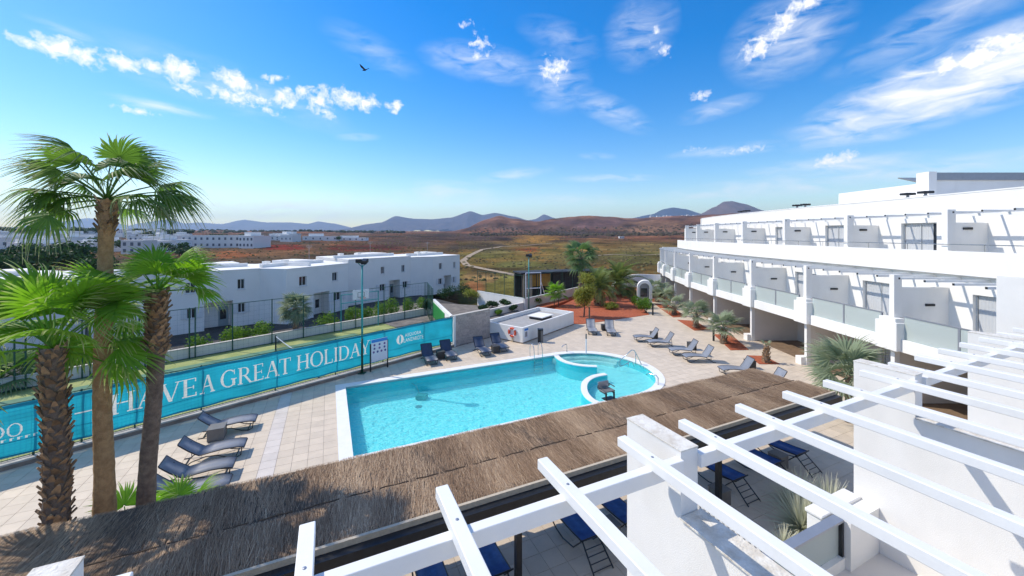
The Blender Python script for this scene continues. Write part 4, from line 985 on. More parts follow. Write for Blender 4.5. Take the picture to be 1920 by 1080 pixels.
sq = rail_thing('water_spout', 'thin pale shower post with a curved steel spout at the pool edge', 'spout',
           [[(*s0, 0), (*s0, 0.42), (s0[0] - 0.05, s0[1] - 0.1, 0.52), (s0[0] - 0.3, s0[1] - 0.32, 0.50), (s0[0] - 0.36, s0[1] - 0.40, 0.42)]], 0.028)
pw = G(1099, 664); po = thing('depth_pole', 'slim white pole standing at the far edge of the shallow bay', 'pole', (*pw, 0))
MB().tube([(*pw, 0), (*pw, 0.95)], 0.035, 8).build('pole', M['signwhite'], po); MB().tube([(*pw, 0.951), (*pw, 1.25)], 0.045, 8).build('cap', M['tablegrey'], po)
s1 = G(1234, 722)
rail_thing('grab_rail', 'short curved steel grab rail at the near pool edge', 'handrail', [[(*s1, 0), (s1[0], s1[1], 0.35), (s1[0] - 0.06, s1[1] + 0.1, 0.44), (s1[0] - 0.3, s1[1] + 0.4, 0.42), (s1[0] - 0.42, s1[1] + 0.5, 0.35)]], 0.025)
# lift chair at the near edge
lc = G(1141, 748); lt = thing('pool_lift', 'grey pool access chair on black legs at the near pool edge', 'pool lift', (*lc, 0))
zo = lambda du, dv, z: (*FU(toU(*lc)[0] + du, toU(*lc)[1] + dv), z)
for du in (-0.22, 0.22):
    mb = MB(); mb.rbar(zo(du, -0.12, 0), zo(du, -0.10, 0.30), 0.07, 0.07, up=(1, 0, 0)); mb.rbar(zo(du, -0.14, 0.30), zo(du, 0.35, 0.30), 0.06, 0.06); mb.build('leg', M['black'], lt)
mb = MB(); mb.rbar(zo(-0.30, 0.10, 0.36), zo(0.30, 0.10, 0.36), 0.42, 0.05); mb.build('seat', M['tablegrey'], lt, bevel=0.015)
mb = MB(); mb.rbar(zo(-0.30, 0.38, 0.50), zo(0.30, 0.38, 0.50), 0.05, 0.36); mb.v = [(a + 0.0, b, c) for a, b, c in mb.v]; mb.build('backrest', M['greypaint'], lt, bevel=0.015)
for du in (-0.32, 0.32):
    mb = MB(); mb.tube([zo(du, 0.36, 0.40), zo(du, 0.36, 0.52), zo(du, -0.02, 0.52)], 0.022, 6); mb.build('armrest', M['frame'], lt)
mb = MB(); mb.rbar(zo(0, -0.22, 0.03), zo(0, 0.15, 0.03), 0.55, 0.03); mb.build('base', M['black'], lt)
for k, p in enumerate((G(785, 763, PFL), )):
    mb = MB(); mb.lathe((*p, PFL + 0.003), [(0.16, 0), (0.16, 0.02), (0.02, 0.03)], 14); tag(mb.build('floor_drain', M['greypaint'], loc=(*p, PFL + 0.003)), 'dark round drain on the pool floor', 'drain')
cp = G(791, 744, -0.75); cl = thing('pool_cleaner', 'small turquoise pool cleaner trailing a hose in the water', 'pool cleaner', (*cp, PFL))
MB().box(cp[0] - 0.28, cp[0] + 0.28, cp[1] - 0.22, cp[1] + 0.22, -0.84, -0.62).build('body', M['teal'], cl, bevel=0.05)
MB().tube([(cp[0] - 0.1, cp[1], -0.62), (cp[0] - 0.4, cp[1] + 0.5, -0.4), (cp[0] - 1.1, cp[1] + 0.9, -0.16), (cp[0] - 1.9, cp[1] + 1.0, -0.13), (cp[0] - 2.7, cp[1] + 1.25, -0.12)], 0.016, 6).build('hose', M['greypaint'], cl, smooth=True)

# ------------------------------------------------------------------ thatched shade roof
TZ = 2.2; TU0, TU1, TV0, TV1, TVS = -12.0, 15.1, 7.18, 9.90, 8.36
tr = thing('thatched_roof', 'long brown thatched shade roof on black posts beside the pool', 'shade roof', (*FU(0, 8.5), 0))
for a, b, nm in ((TV0, TVS, -0.0), (TVS, TV1, -0.02)): MB().box(TU0, TU1, a + 0.003, b, TZ - 0.08 + nm, TZ - 0.03 + nm, FU).build('underlay', M['thatchbase'], tr)
def straw_mat():
    m, N, L, B = nmat('straw'); at = N.new('ShaderNodeAttribute'); at.attribute_name = 'sh'
    r = N.new('ShaderNodeValToRGB'); L.new(at.outputs['Fac'], r.inputs[0]); e = r.color_ramp.elements
    e[0].position = 0; e[0].color = (0.14, 0.085, 0.05, 1); e[1].position = 1; e[1].color = (0.64, 0.48, 0.32, 1)
    q = r.color_ramp.elements.new(0.45); q.color = (0.34, 0.225, 0.14, 1)
    L.new(r.outputs[0], B.inputs['Base Color']); B.inputs['Roughness'].default_value = 0.8; B.inputs['Specular IOR Level'].default_value = 0.2; return m
M['straw'] = straw_mat()
def straw(name, n, v0, v1, zlift, seed):
    g = np.random.default_rng(seed)
    u = g.uniform(TU0, TU1, n); v = g.uniform(v0, v1, n); L_ = g.uniform(0.25, 0.75, n); w = g.uniform(0.004, 0.009, n)
    edge = g.random(n) < 0.05; v = np.where(edge, v1 - 0.12 + g.uniform(-0.1, 0.06, n), v)
    ang = g.normal(0.10 * np.sin(u * 0.9) + 0.06, 0.16, n); tilt = np.abs(g.normal(0.0, 0.022, n)) + 0.005
    du, dv = np.sin(ang), np.cos(ang); z = TZ + zlift + g.uniform(-0.03, 0.012, n) + 0.012 * np.sin(u * 2.3) + 0.008 * np.sin(u * 7.1 + v * 3)
    mid = 0.5 * L_; V = np.zeros((n, 6, 3)); pu, pv = dv, -du
    for k, (s, zz) in enumerate(((-0.5, -0.02), (0.0, 0.0), (0.5, 0.0))):
        cu_ = u + du * L_ * s; cv_ = np.clip(v + dv * L_ * s, v0 - (0.12 if v0 > 8 else 0.0), v1 + 0.035); cz = z + tilt * L_ * s + zz
        for side in (0, 1):
            sg_ = (side - 0.5) * w * (1.0 if k < 2 else 0.5)
            uu, vv = cu_ + pu * sg_, cv_ + pv * sg_
            V[:, k * 2 + side, 0] = CU * uu - SU * vv; V[:, k * 2 + side, 1] = SU * uu + CU * vv; V[:, k * 2 + side, 2] = cz
    off = np.array(ROOT[tr.name]); V -= off
    idx = np.arange(n)[:, None] * 6; F = np.concatenate([idx + np.array([[0, 1, 3, 2]]), idx + np.array([[2, 3, 5, 4]])], 1).reshape(-1, 4)
    me_ = bpy.data.meshes.new(name); me_.vertices.add(n * 6); me_.vertices.foreach_set('co', V.reshape(-1).astype(np.float32))
    me_.loops.add(n * 8); me_.loops.foreach_set('vertex_index', F.reshape(-1).astype(np.int32)); me_.polygons.add(n * 2)
    me_.polygons.foreach_set('loop_start', np.arange(0, n * 8, 4, dtype=np.int32)); me_.update(calc_edges=True)
    sh = np.clip(g.normal(0.45, 0.20, n) + 0.14 * np.sin(u * 1.7) * np.sin(u * 0.61 + 1) + 0.10 * np.sin(u * 4.3), 0, 1)
    at = me_.attributes.new('sh', 'FLOAT', 'FACE'); at.data.foreach_set('value', np.repeat(sh, 2).astype(np.float32))
    me_.materials.append(M['straw']); o = bpy.data.objects.new(name, me_); COL.objects.link(o); o.parent = tr; o['kind'] = 'stuff'; return o
straw('straw', 52000, TVS + 0.10, TV1, -0.035, 1); straw('straw', 46000, TV0 + 0.04, TVS - 0.06, 0.02, 2)
for q in range(40):                                                # dark binding cord along the joint of the two mats, broken here and there
    ua = TU0 + (TU1 - TU0) * (q + RNG.uniform(0, 0.25)) / 40; ub = TU0 + (TU1 - TU0) * (q + RNG.uniform(0.75, 1.0)) / 40
    MB().tube([(*FU(ua + (ub - ua) * t, TVS + 0.02 + 0.012 * math.sin(9 * t + q)), TZ + 0.024 + 0.006 * math.sin(5 * t + q)) for t in np.linspace(0, 1, 6)], 0.013, 5).build('binding_cord', M['thatchbase'], tr)
for us in np.arange(-8.35, 15.2, 5.9):
    for vv in (7.08, 9.55): MB().box(us - 0.06, us + 0.06, vv - 0.06, vv + 0.06, 0, TZ - 0.33 if vv < 8 else TZ - 0.2, FU).build('post', M['black'], tr)
    MB().box(us - 0.04, us + 0.04, 7.152, 9.5, TZ - 0.20, TZ - 0.102, FU).build('cross_beam', M['black'], tr)
MB().box(TU0, TU1, 6.98, 7.15, TZ - 0.33, TZ - 0.05, FU).build('front_beam', M['black'], tr)
MB().box(TU0, TU1, 9.5, 9.6, TZ - 0.2, TZ - 0.102, FU).build('rear_beam', M['black'], tr)
MB().box(TU0, TU1, 7.153, 7.215, TZ - 0.1, TZ + 0.05, FU).build('edge_board', M['trim'], tr)

# ------------------------------------------------------------------ near wing: terraces below the camera
PW = 0.22
nwg = thing('hotel_terrace_wing', 'near white hotel wing with partition walls between terraces', 'building', (*FU(0, 0), 0))
PARTS = [-6.1, -1.60, 2.95, 7.56, 11.95, 16.4]
for p in PARTS[:-1]:
    MB().box(p, p + PW, 2.62, 3.34, 0, 5.385, FU).build('pillar', M['white'], nwg)
    MB().box(p - 0.004, p + PW + 0.004, 2.615, 3.345, 5.3855, 5.40, FU).build('pillar_coping', M['coping'], nwg)
    MB().box(p, p + PW, -2.4, 2.6199, 0, 4.785, FU).build('partition_wall', M['white'], nwg)
    MB().box(p - 0.03, p + PW + 0.04, -2.4, 2.612, 4.7855, 4.80, FU).build('wall_coping', M['coping'], nwg)
MB().box(-8, 18, -2.7, -2.4, 0, 5.9, FU).build('rear_wall', M['white'], nwg)
for a, b in zip(PARTS, PARTS[1:]):
    MB().box(a + PW, b, -2.4, 3.20, 2.38, 2.58, FU).build('terrace_floor', M['cream'], nwg)
    MB().box(b - 1.05, b - 0.002, 3.26, 3.46, 2.2, 3.24, FU).build('parapet_block', M['white'], nwg, bevel=0.012)
    MB().box(b - 1.07, b - 0.004, 3.24, 3.48, 3.243, 3.30, FU).build('parapet_cap', M['white'], nwg, bevel=0.012)
    MB().box(b - 0.80, b - 0.003, 3.02, 3.238, 2.38, 3.26, FU).build('parapet_return', M['white'], nwg)
    MB().box(a + PW, b - 0.802, 3.08, 3.24, 2.2, 2.74, FU).build('parapet_base', M['white'], nwg)
    gl = MB().box(a + PW + 0.03, b - 0.84, 3.15, 3.165, 2.74, 3.25, FU).build('glass_panel', M['glass'], nwg)
    MB().box(a + PW + 0.02, b - 0.82, 3.09, 3.22, 3.252, 3.285, FU).build('top_rail', M['greypaint'], gl)
    MB().box(b - 0.845, b - 0.805, 3.10, 3.21, 2.742, 3.25, FU).build('end_post', M['frame'], gl)
    MB().box(a + PW, b, -2.41, -2.395, 2.6, 4.7, FU)
# white pergola of each terrace
RAF = [-4.9, -4.0, -3.05, -2.1, -1.14, -0.18, 0.76, 1.67, 2.56, 3.38, 4.29, 5.19, 6.09, 7.03, 7.86, 8.74, 9.61, 10.49, 11.38, 12.3, 13.17, 14.04, 14.9, 15.8]
PLAB = ['white pergola of the terrace cut off by the left frame edge', 'white pergola of the terrace in front of the camera, left of the first white pillar', 'white pergola over the spiky grasses, between the two near white pillars',
        'white pergola right of the tall second white pillar', 'white pergola farthest right, beyond the third white pillar']
for k, (a, b) in enumerate(zip(PARTS, PARTS[1:])):
    pg = thing('terrace_pergola', PLAB[k], 'pergola', (*FU((a + b) / 2, 2.7), 5.2), group='white terrace pergolas')
    MB().box(a + PW, b, 2.58, 2.67, 5.205, 5.332, FU).build('beam', M['paint'], pg, bevel=0.004)
    for r in RAF:
        if a - 0.0 <= r < b:
            rf_ = MB().box(r, r + 0.10, -2.4, 3.04, 5.33, 5.42, FU).build('rafter', M['paint'], pg, bevel=0.006)
            MB().lathe((*FU(r + 0.05, 2.63), 5.4195), [(0.012, 0), (0.012, 0.004), (0.004, 0.006)], 8).build('bolt', M['greypaint'], rf_)
# ground-floor terraces of the near wing: slatted screen and furniture strip
sc_ = thing('slatted_screen', 'low white slatted screen on the ground beside the black post', 'screen', (*FU(7.62, 5.6), 0))
for q in range(26): vv = 3.6 + q * 0.115; MB().box(7.60, 7.64, vv, vv + 0.06, 0.04, 1.4, FU).build('slat', M['paint'], sc_)
for z in (0.1, 1.25): MB().box(7.642, 7.67, 3.58, 6.6, z, z + 0.05, FU).build('rail', M['paint'], sc_)

# ------------------------------------------------------------------ far hotel wing, gently curved
YS = [12.1, 17.2, 22.3, 27.4, 32.5, 37.6, 42.7, 47.6, 52.2]
def fx(Y): return 16.7 + (0.0062 * (Y - 30) ** 2 if Y > 30 else 0)
PP = [(fx(y), y) for y in YS]
hw = thing('hotel_wing', 'white curved hotel wing with balconies on the right', 'building', (17, 17.2, 0))
def inw(i):                                                        # inward normal at node i
    a, b = PP[max(i - 1, 0)], PP[min(i + 1, len(PP) - 1)]; d = Vector((a[0] - b[0], a[1] - b[1])).normalized(); return Vector((-d.y, d.x))
def node(i, k): q = Vector(PP[i]) + inw(i) * k; return (q.x, q.y)
def strip_prism(i, k0, k1, z0, z1): return MB().prism([node(i, k0), node(i + 1, k0), node(i + 1, k1), node(i, k1)], z0, z1)
for i in range(len(PP)):
    d = Vector((inw(i).y, -inw(i).x)); c = Vector(PP[i])
    A_, B_ = (c + d * 2).to_tuple(), (c - d * 2).to_tuple()         # s runs along facade, node at s = 2
    if (Vector((-(Vector(B_) - Vector(A_)).y, (Vector(B_) - Vector(A_)).x))).dot(inw(i)) < 0: A_, B_ = B_, A_
    wbox(MB(), A_, B_, 1.89, 2.11, -0.04, 0.30, 3.79, 5.65).build('pillar', M['white2'], hw)
    wbox(MB(), A_, B_, 1.91, 2.09, 0.0, 0.22, 0, 2.42).build('column', M['white2'], hw)
    wbox(MB(), A_, B_, 1.55, 2.0, -0.25, 1.6, -0.02, 0.42).build('plinth', M['white2'], hw)
    wbox(MB(), A_, B_, 1.93, 2.07, 0.302, 2.42, 2.60, 5.10).build('partition_wall', M['white2'], hw)
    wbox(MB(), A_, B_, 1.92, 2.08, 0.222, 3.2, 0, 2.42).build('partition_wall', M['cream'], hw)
    wbox(MB(), A_, B_, 1.5, 2.5, -0.32, 0.1, 2.40, 3.62).build('balcony_block', M['white2'], hw, bevel=0.015)
    wbox(MB(), A_, B_, 1.62, 2.38, -0.25, 0.13, 3.622, 3.79).build('block_cap', M['white2'], hw, bevel=0.01)
    wbox(MB(), A_, B_, 1.885, 1.928, 1.35, 1.75, 4.28, 4.38).build('wall_lamp', M['black'], hw); wbox(MB(), A_, B_, 2.072, 2.115, 1.35, 1.75, 4.28, 4.38).build('wall_lamp', M['black'], hw)
    wbox(MB(), A_, B_, 2.082, 2.125, 1.5, 1.9, 1.9, 2.0).build('wall_lamp', M['black'], hw)
    if i < len(PP) - 1:
        wbox(MB(), A_, B_, 1.88, 2.12, 2.28, 2.64, 6.705, 8.50).build('pillar', M['white2'], hw)
        wbox(MB(), A_, B_, 1.93, 2.07, 2.642, 4.12, 5.99, 7.93).build('partition_wall', M['white2'], hw)
        wbox(MB(), A_, B_, 2.072, 2.115, 3.0, 3.4, 7.62, 7.72).build('wall_lamp', M['black'], hw)
def glazed_door(parent, A, B, s0, s1, z0, z1, inset=0.16):
    g = wbox(MB(), A, B, s0, s1, inset + 0.03, inset + 0.05, z0, z1).build('window', M['window'], parent)
    f = MB(); fw = 0.045; mid = (s0 + s1) / 2
    for a, b in ((s0, s0 + fw), (s1 - fw, s1), (mid - fw / 2, mid + fw / 2)): wbox(f, A, B, a, b, inset - 0.03, inset + 0.028, z0, z1)
    wbox(f, A, B, s0 + fw, s1 - fw, inset - 0.028, inset + 0.026, z1 - fw, z1); f.build('frame', M['winframe'], g)
    c = MB(); A2, B2 = Vector(A), Vector(B); d = (B2 - A2).normalized(); nr = Vector((-d.y, d.x)); m_ = 60; a, b = s0 + fw + 0.02, s1 - fw - 0.22 * (s1 - s0) * RNG.random()
    for q in range(m_ + 1):
        s = a + (b - a) * q / m_; k = inset + 0.012 + 0.008 * math.sin(q * 1.25); p = A2 + d * s + nr * k; c.v += [(p.x, p.y, z0 + 0.03), (p.x, p.y, z1 - fw)]
    c.f = [(2 * q, 2 * q + 2, 2 * q + 3, 2 * q + 1) for q in range(m_)]; c.build('curtain', M['curtain'], g, smooth=True)
    return g
for i in range(len(PP) - 1):
    far, near = i + 1, i
    Ln = math.hypot(PP[far][0] - PP[near][0], PP[far][1] - PP[near][1])
    # ground floor
    A, B = node(far, 3.2), node(near, 3.2); L2 = math.hypot(B[0] - A[0], B[1] - A[1])
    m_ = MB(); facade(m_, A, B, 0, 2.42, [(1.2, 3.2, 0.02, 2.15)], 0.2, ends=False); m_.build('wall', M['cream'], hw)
    glazed_door(hw, A, B, 1.2, 3.2, 0.02, 2.15)
    strip_prism(i, 0.4, 3.2, 0.002, 0.03).build('terrace_floor', M['woodfloor'], hw)
    strip_prism(i, 0.0, 4.2, 2.421, 2.60).build('slab', M['white2'], hw)
    strip_prism(i, -0.12, -0.002, 2.40, 2.93).build('balcony_edge', M['white2'], hw)
    A, B = node(far, 0.02), node(near, 0.02); L2 = math.hypot(B[0] - A[0], B[1] - A[1])
    gp = wbox(MB(), A, B, 0.5, L2 - 0.5, 0.0, 0.015, 2.605, 3.88).build('glass_panel', M['glass'], hw)
    wbox(MB(), A, B, L2 / 2 - 0.04, L2 / 2 + 0.04, -0.02, 0.04, 2.605, 3.88).build('mid_post', M['greypaint'], gp)
    wbox(MB(), A, B, 0.48, L2 - 0.48, -0.02, 0.035, 3.882, 3.925).build('top_rail', M['greypaint'], gp)
    wbox(MB(), A, B, L2 - 0.56, L2 - 0.5, -0.02, 0.04, 2.605, 3.88).build('end_post', M['greypaint'], gp)
    # first floor back wall
    A, B = node(far, 2.4), node(near, 2.4); L2 = math.hypot(B[0] - A[0], B[1] - A[1])
    s0 = 0.95 if i != 3 else 1.1; s1 = s0 + 1.85
    m_ = MB(); facade(m_, A, B, 2.60, 5.75, [(s0, s1, 2.62, 4.92)], 0.22, ends=False); m_.build('wall', M['white2'], hw)
    glazed_door(hw, A, B, s0, s1, 2.62, 4.92)
    strip_prism(i, 2.15, 6.0, 5.752, 5.98).build('slab', M['white2'], hw)
    strip_prism(i, 2.12, 2.30, 5.70, 6.70).build('parapet', M['white2'], hw)
    # rafters of the first-floor pergola
    rows = ((-0.2, 2.4, 5.54, 0.045, 1.5),) if i >= len(PP) - 2 else ((-0.2, 2.4, 5.54, 0.045, 1.5), (2.1, 4.1, 8.36, 0.04, 3.2))
    for k0, k1, zr, rr, kb in rows:
        nr_ = max(5, int(Ln / 0.88))
        for q in range(nr_):
            t = (q + 0.5) / nr_; pa = Vector(node(near, k0)).lerp(Vector(node(far, k0)), t); pb = Vector(node(near, k1)).lerp(Vector(node(far, k1)), t)
            rf_ = MB().rbar((pa.x, pa.y, zr), (pb.x, pb.y, zr), rr * 1.7, rr * 2).build('rafter', M['paint'], hw)
            e = (pa - pb).normalized(); MB().rbar((pa.x, pa.y, zr), (pa.x + e.x * 0.012, pa.y + e.y * 0.012, zr), rr * 1.6, rr * 1.9).build('end_cap', M['black'], rf_)
        pa, pb = Vector(node(near, kb)), Vector(node(far, kb)); MB().rbar((pa.x, pa.y, zr - 0.1), (pb.x, pb.y, zr - 0.1), 0.07, 0.11).build('beam', M['paint'], hw)
    if i < len(PP) - 2:
        A, B = node(far, 4.1), node(near, 4.1); L2 = math.hypot(B[0] - A[0], B[1] - A[1]); s0 = 1.35; s1 = s0 + 1.75
        m_ = MB(); facade(m_, A, B, 5.98, 9.30, [(s0, s1, 6.0, 8.0)], 0.22, ends=False); m_.build('wall', M['white2'], hw)
        glazed_door(hw, A, B, s0, s1, 6.0, 8.0)
        strip_prism(i, 4.32, 14.0, 9.0, 9.2).build('roof', M['roofwhite'], hw)
        strip_prism(i, 4.08, 4.32, 9.302, 9.36).build('roof_edge', M['white2'], hw)
        strip_prism(i, 4.33, 4.45, 5.98, 9.0).build('inner_wall', M['white2'], hw)
        pa, pb = Vector(node(near, 2.2)), Vector(node(far, 2.2)); MB().tube([(pa.x, pa.y, 6.98), (pb.x, pb.y, 6.98)], 0.018, 6).build('handrail', M['steel'], hw)
        for t in (0.3, 0.7): q = pa.lerp(pb, t); MB().tube([(q.x, q.y, 6.70), (q.x, q.y, 6.97)], 0.016, 6).build('rail_post', M['steel'], hw)
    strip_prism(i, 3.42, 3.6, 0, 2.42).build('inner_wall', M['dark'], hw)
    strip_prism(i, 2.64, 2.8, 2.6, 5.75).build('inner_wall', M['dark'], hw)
wE = len(PP) - 1                                                   # end walls
MB().prism([node(wE, 0.3), node(wE, 12), (node(wE, 12)[0] + 0.2, node(wE, 12)[1] + 0.2), (node(wE, 0.3)[0], node(wE, 0.3)[1] + 0.2)], 0, 5.75).build('end_wall', M['white2'], hw)
q0, q1 = node(wE - 1, 2.3), node(wE - 1, 13); MB().prism([(q0[0], q0[1] + 0.08), (q1[0], q1[1] + 0.08), (q1[0], q1[1] + 0.3), (q0[0], q0[1] + 0.3)], 5.98, 8.15).build('end_wall', M['white2'], hw)
q0 = node(wE - 1, 4.1); MB().prism([(q0[0], q0[1] + 0.08), (q1[0], q1[1] + 0.08), (q1[0], q1[1] + 0.3), (q0[0], q0[1] + 0.3)], 8.152, 9.3).build('end_wall', M['white2'], hw)
# roof-top blocks
MB().box(23.5, 31.5, 22.75, 28.2, 9.2, 10.35).build('roof_block', M['white2'], hw)
MB().box(23.45, 23.9, 22.05, 22.745, 9.2, 10.95).build('roof_pier', M['white2'], hw)
MB().box(23.905, 36, 22.3, 22.745, 9.2, 10.5).build('roof_block', M['white2'], hw)
MB().box(23.91, 36, 22.2, 22.6, 10.504, 10.92).build('roof_screen', M['greypaint'], hw)
MB().box(25.5, 29.0, 18.6, 19.2, 9.2, 9.75).build('roof_kerb', M['white2'], hw)
for x in (25.0, 26.6): mb = MB(); mb.rbar((x, 24.5, 10.75), (x + 1.4, 24.5, 10.75), 1.8, 0.06); mb.v = [(a, b, c + (b - 24.5) * 0.35) for a, b, c in mb.v]; mb.build('solar_panel', M['solar'], hw)
for px, Y in ((1688, 20.9), (1720, 20.0), (1487, 29.0), (1500, 28.2), (1390, 36.5), (1400, 35.6)):
    X = 20.98 + (0.0062 * (Y - 30) ** 2 if Y > 30 else 0)
    l_ = MB().lathe((X + 0.12, Y, 9.36), [(0.09, 0), (0.09, 0.05), (0.06, 0.07), (0.06, 0.14)], 10).build('roof_lamp', M['greypaint'], hw)
    MB().box(X - 0.14, X + 0.38, Y - 0.2, Y + 0.2, 9.502, 9.62).build('lamp_head', M['black'], l_, bevel=0.02)
# tall end wall of the near wing at the right frame edge
MB().box(16.404, 16.62, -2.4, 4.06, 0, 6.3, FU).build('end_wall', M['white'], nwg, bevel=0.012)
# ------------------------------------------------------------------ garden beds, pump house and other things by the pool
def bed(poly, label, m='redgravel', z=0.03):
    c = FU(sum(p[0] for p in poly) / len(poly), sum(p[1] for p in poly) / len(poly))
    return tag(MB().prism([FU(*p) for p in poly], -0.9, z).build('gravel_bed', M[m]), label, kind='structure')
def GU(px, py, z=0.0): return toU(*G(px, py, z))
bed([GU(1032, 583), (17.2, 28.0), (18.2, 27.35), GU(1090, 608), GU(1130, 603), GU(1218, 590), GU(1205, 578), GU(1190, 556), GU(1150, 548), GU(1088, 556)], 'large red volcanic gravel bed with palms')
bed([GU(1183, 552), GU(1150, 546), GU(1088, 554), GU(1040, 572), GU(1000, 580), GU(1010, 568), GU(1090, 540), GU(1200, 528), GU(1225, 533)], 'brown gravel behind the red bed', 'redgravel', 0.01)
for k, q in enumerate(([(1338, 627), (1372, 629), (1404, 656), (1370, 657)], [(1270, 600), (1303, 602), (1332, 619), (1302, 620)], [(1240, 580), (1268, 582), (1288, 594), (1262, 595)],
                       [(1228, 570), (1252, 571), (1262, 578), (1238, 578)], [(1400, 667), (1432, 668), (1462, 683), (1424, 683)], [(1215, 559), (1240, 561), (1248, 566), (1224, 566)])):
    bed([GU(*p) for p in q], f'small red gravel bed in front of the hotel wing, {ORD[k]} of six')
# back garden behind the block wall
tag(MB().prism([FF(T1 + 0.3, 0.3), FF(T1 + 11.5, 0.3), FF(T1 + 13, 7.5), FF(T1 + 9, 16), FF(T1 + 1.0, 16)], -1.5, -0.06).build('back_garden', M['soil']), 'grey soil garden behind the block wall', kind='structure')

PB = thing('pump_house', 'low white pool plant box with a roof hatch and life ring', 'plant box', (*FU(11.9, 23.7), 0))
ba, bb = toF(*G(980, 645)); tR = toF(*G(1071, 608))[0]; dB = ba * 0 + bb
t0b, t1b, d0b, d1b = ba, tR, bb, bb + 3.5
ang30 = 0.075                                                     # right face runs slightly steeper than the fence
def FP(t, d): dt = t - t0b; return FF(t0b + dt * math.cos(ang30) - (d - d0b) * math.sin(ang30), d0b + dt * math.sin(ang30) + (d - d0b) * math.cos(ang30))
th_ = 0.16; hz = 1.08
MB().box(t0b, t1b, d0b, d0b + th_, 0.08, hz, FP).build('wall', M['white2'], PB, bevel=0.015); MB().box(t0b, t0b + th_, d0b + th_, d1b - th_, 0.08, hz - 0.001, FP).build('wall', M['white2'], PB)
MB().box(t0b, t1b, d1b - th_, d1b, 0.08, hz, FP).build('wall', M['white2'], PB, bevel=0.015); MB().box(t1b - th_, t1b, d0b + th_, d1b - th_, 0.08, hz - 0.001, FP).build('wall', M['white2'], PB)
MB().box(t0b + 0.02, t1b - 0.02, d0b + 0.015, d1b - 0.02, -0.02, 0.079, FP).build('base', M['kerbface'], PB)
rfp = MB().box(t0b + th_, t1b - th_, d0b + th_, d1b - th_, 0.6, 0.80, FP).build('roof', M['pave2'], PB)
tm = (t0b + t1b) / 2 + 0.9
MB().box(tm - 0.7, tm + 0.7, d0b + 0.9, d0b + 2.1, 0.80, 1.0, FP).build('hatch_base', M['dark'], rfp); MB().box(tm - 0.8, tm + 0.8, d0b + 0.8, d0b + 2.2, 1.002, 1.07, FP).build('hatch', M['white2'], rfp, bevel=0.01)
MB().box(t0b + 0.18, t0b + 0.62, d0b - 0.02, d0b - 0.002, 0.32, 0.98, FP).build('notice', M['signwhite'], PB); MB().box(t0b + 0.18, t0b + 0.62, d0b - 0.025, d0b - 0.021, 0.84, 0.98, FP).build('notice_header', M['signblue'], PB)
MB().box(t0b + 0.26, t0b + 0.50, d0b - 0.025, d0b - 0.021, 0.42, 0.76, FP).build('notice_print', M['greypaint'], PB)
lr = thing('life_ring', 'orange life ring hanging on the white plant box', 'life ring', (*FP(t0b - 0.05, d0b + 0.85), 0.65))
def ringp(a, R): return (*FP(t0b - 0.06, d0b + 0.85 + R * math.cos(a)), 0.68 + R * math.sin(a))
MB().tube([ringp(a, 0.27) for a in np.linspace(0, 6.2832, 29)], 0.075, 8, cap=False).build('ring', M['orange'], lr, smooth=True)
for k in range(4):
    a = 0.785 + k * 1.5708; MB().tube([ringp(a + q, 0.27) for q in np.linspace(-0.16, 0.16, 5)], 0.079, 8).build('band', M['signwhite'], lr, smooth=True)
MB().tube([ringp(a, 0.37 + 0.02 * math.cos(4 * a)) for a in np.linspace(0, 6.2832, 33)], 0.012, 5, cap=False).build('rope', M['signwhite'], lr)
MB().box(t0b - 0.05, t0b - 0.01, d0b + 0.79, d0b + 0.91, 0.0, 0.40, FP).build('bracket', M['trim'], lr)
bn = G(1013, 641); bi = thing('litter_bin', 'tall black and white litter bin beside the plant box', 'bin', (*bn, 0))
MB().box(bn[0] - 0.17, bn[0] + 0.02, bn[1] - 0.19, bn[1] + 0.19, 0.02, 0.84).build('side', M['black'], bi, bevel=0.01); MB().box(bn[0] + 0.022, bn[0] + 0.19, bn[1] - 0.17, bn[1] + 0.17, 0.02, 0.80).build('front', M['tablegrey'], bi, bevel=0.01)
MB().box(bn[0] - 0.18, bn[0] + 0.20, bn[1] - 0.2, bn[1] + 0.2, 0.842, 0.90).build('lid', M['black'], bi, bevel=0.01)
for k, (px, py, l) in enumerate(((1224, 591, 'slim black bollard light by the green hedge'), (1338, 639, 'slim black bollard light beside the second palm bed'), (1105, 606, 'thin brown post beside the two loungers by the red bed'))):
    p = G(px, py); bo = thing('bollard', l, 'bollard', (*p, 0)); hh = 0.95 if k < 2 else 1.25
    MB().lathe((*p, 0), [(0.07, 0), (0.07, hh)], 10).build('shaft', M['black' if k < 2 else 'bark'], bo); MB().lathe((*p, hh + 0.002), [(0.075, 0), (0.075, 0.06), (0.03, 0.09)], 10).build('cap', M['black'], bo)

# ------------------------------------------------------------------ garden walls, pavilion and arch behind
gw = thing('garden_wall', 'white low wall in front of the dark pavilion', 'wall', (*G(984, 577), 0))
cA, cB, cC = (G(895, 561)), (G(984, 578)), (G(1092, 551))
for a, b, l_ in ((cA, cB, 0), (cB, cC, 1)):
    L_ = math.hypot(b[0] - a[0], b[1] - a[1]); wbox(MB(), a, b, 0.0 if not l_ else 0.001, L_, 0, 0.25, -0.8, 0.90 + 0.0 * l_).build('wall', M['white2' if not l_ else 'cream'], gw)
    wbox(MB(), a, b, 0.003, L_, -0.02, 0.27, 0.903, 0.96).build('coping', M['white2'], gw)
lw = thing('garden_wall', 'grey low retaining wall running behind the plant box', 'wall', (*G(900, 600), 0))
a, b = G(880, 600), G(1012, 571); L_ = math.hypot(b[0] - a[0], b[1] - a[1]); wbox(MB(), a, b, 0, L_, 0, 0.25, -0.3, 0.55).build('wall', M['cream'], lw)
pv = thing('dark_pavilion', 'dark open-sided pavilion with black netting and an ochre panel', 'pavilion', (*atY(1060, 52), -0.9))
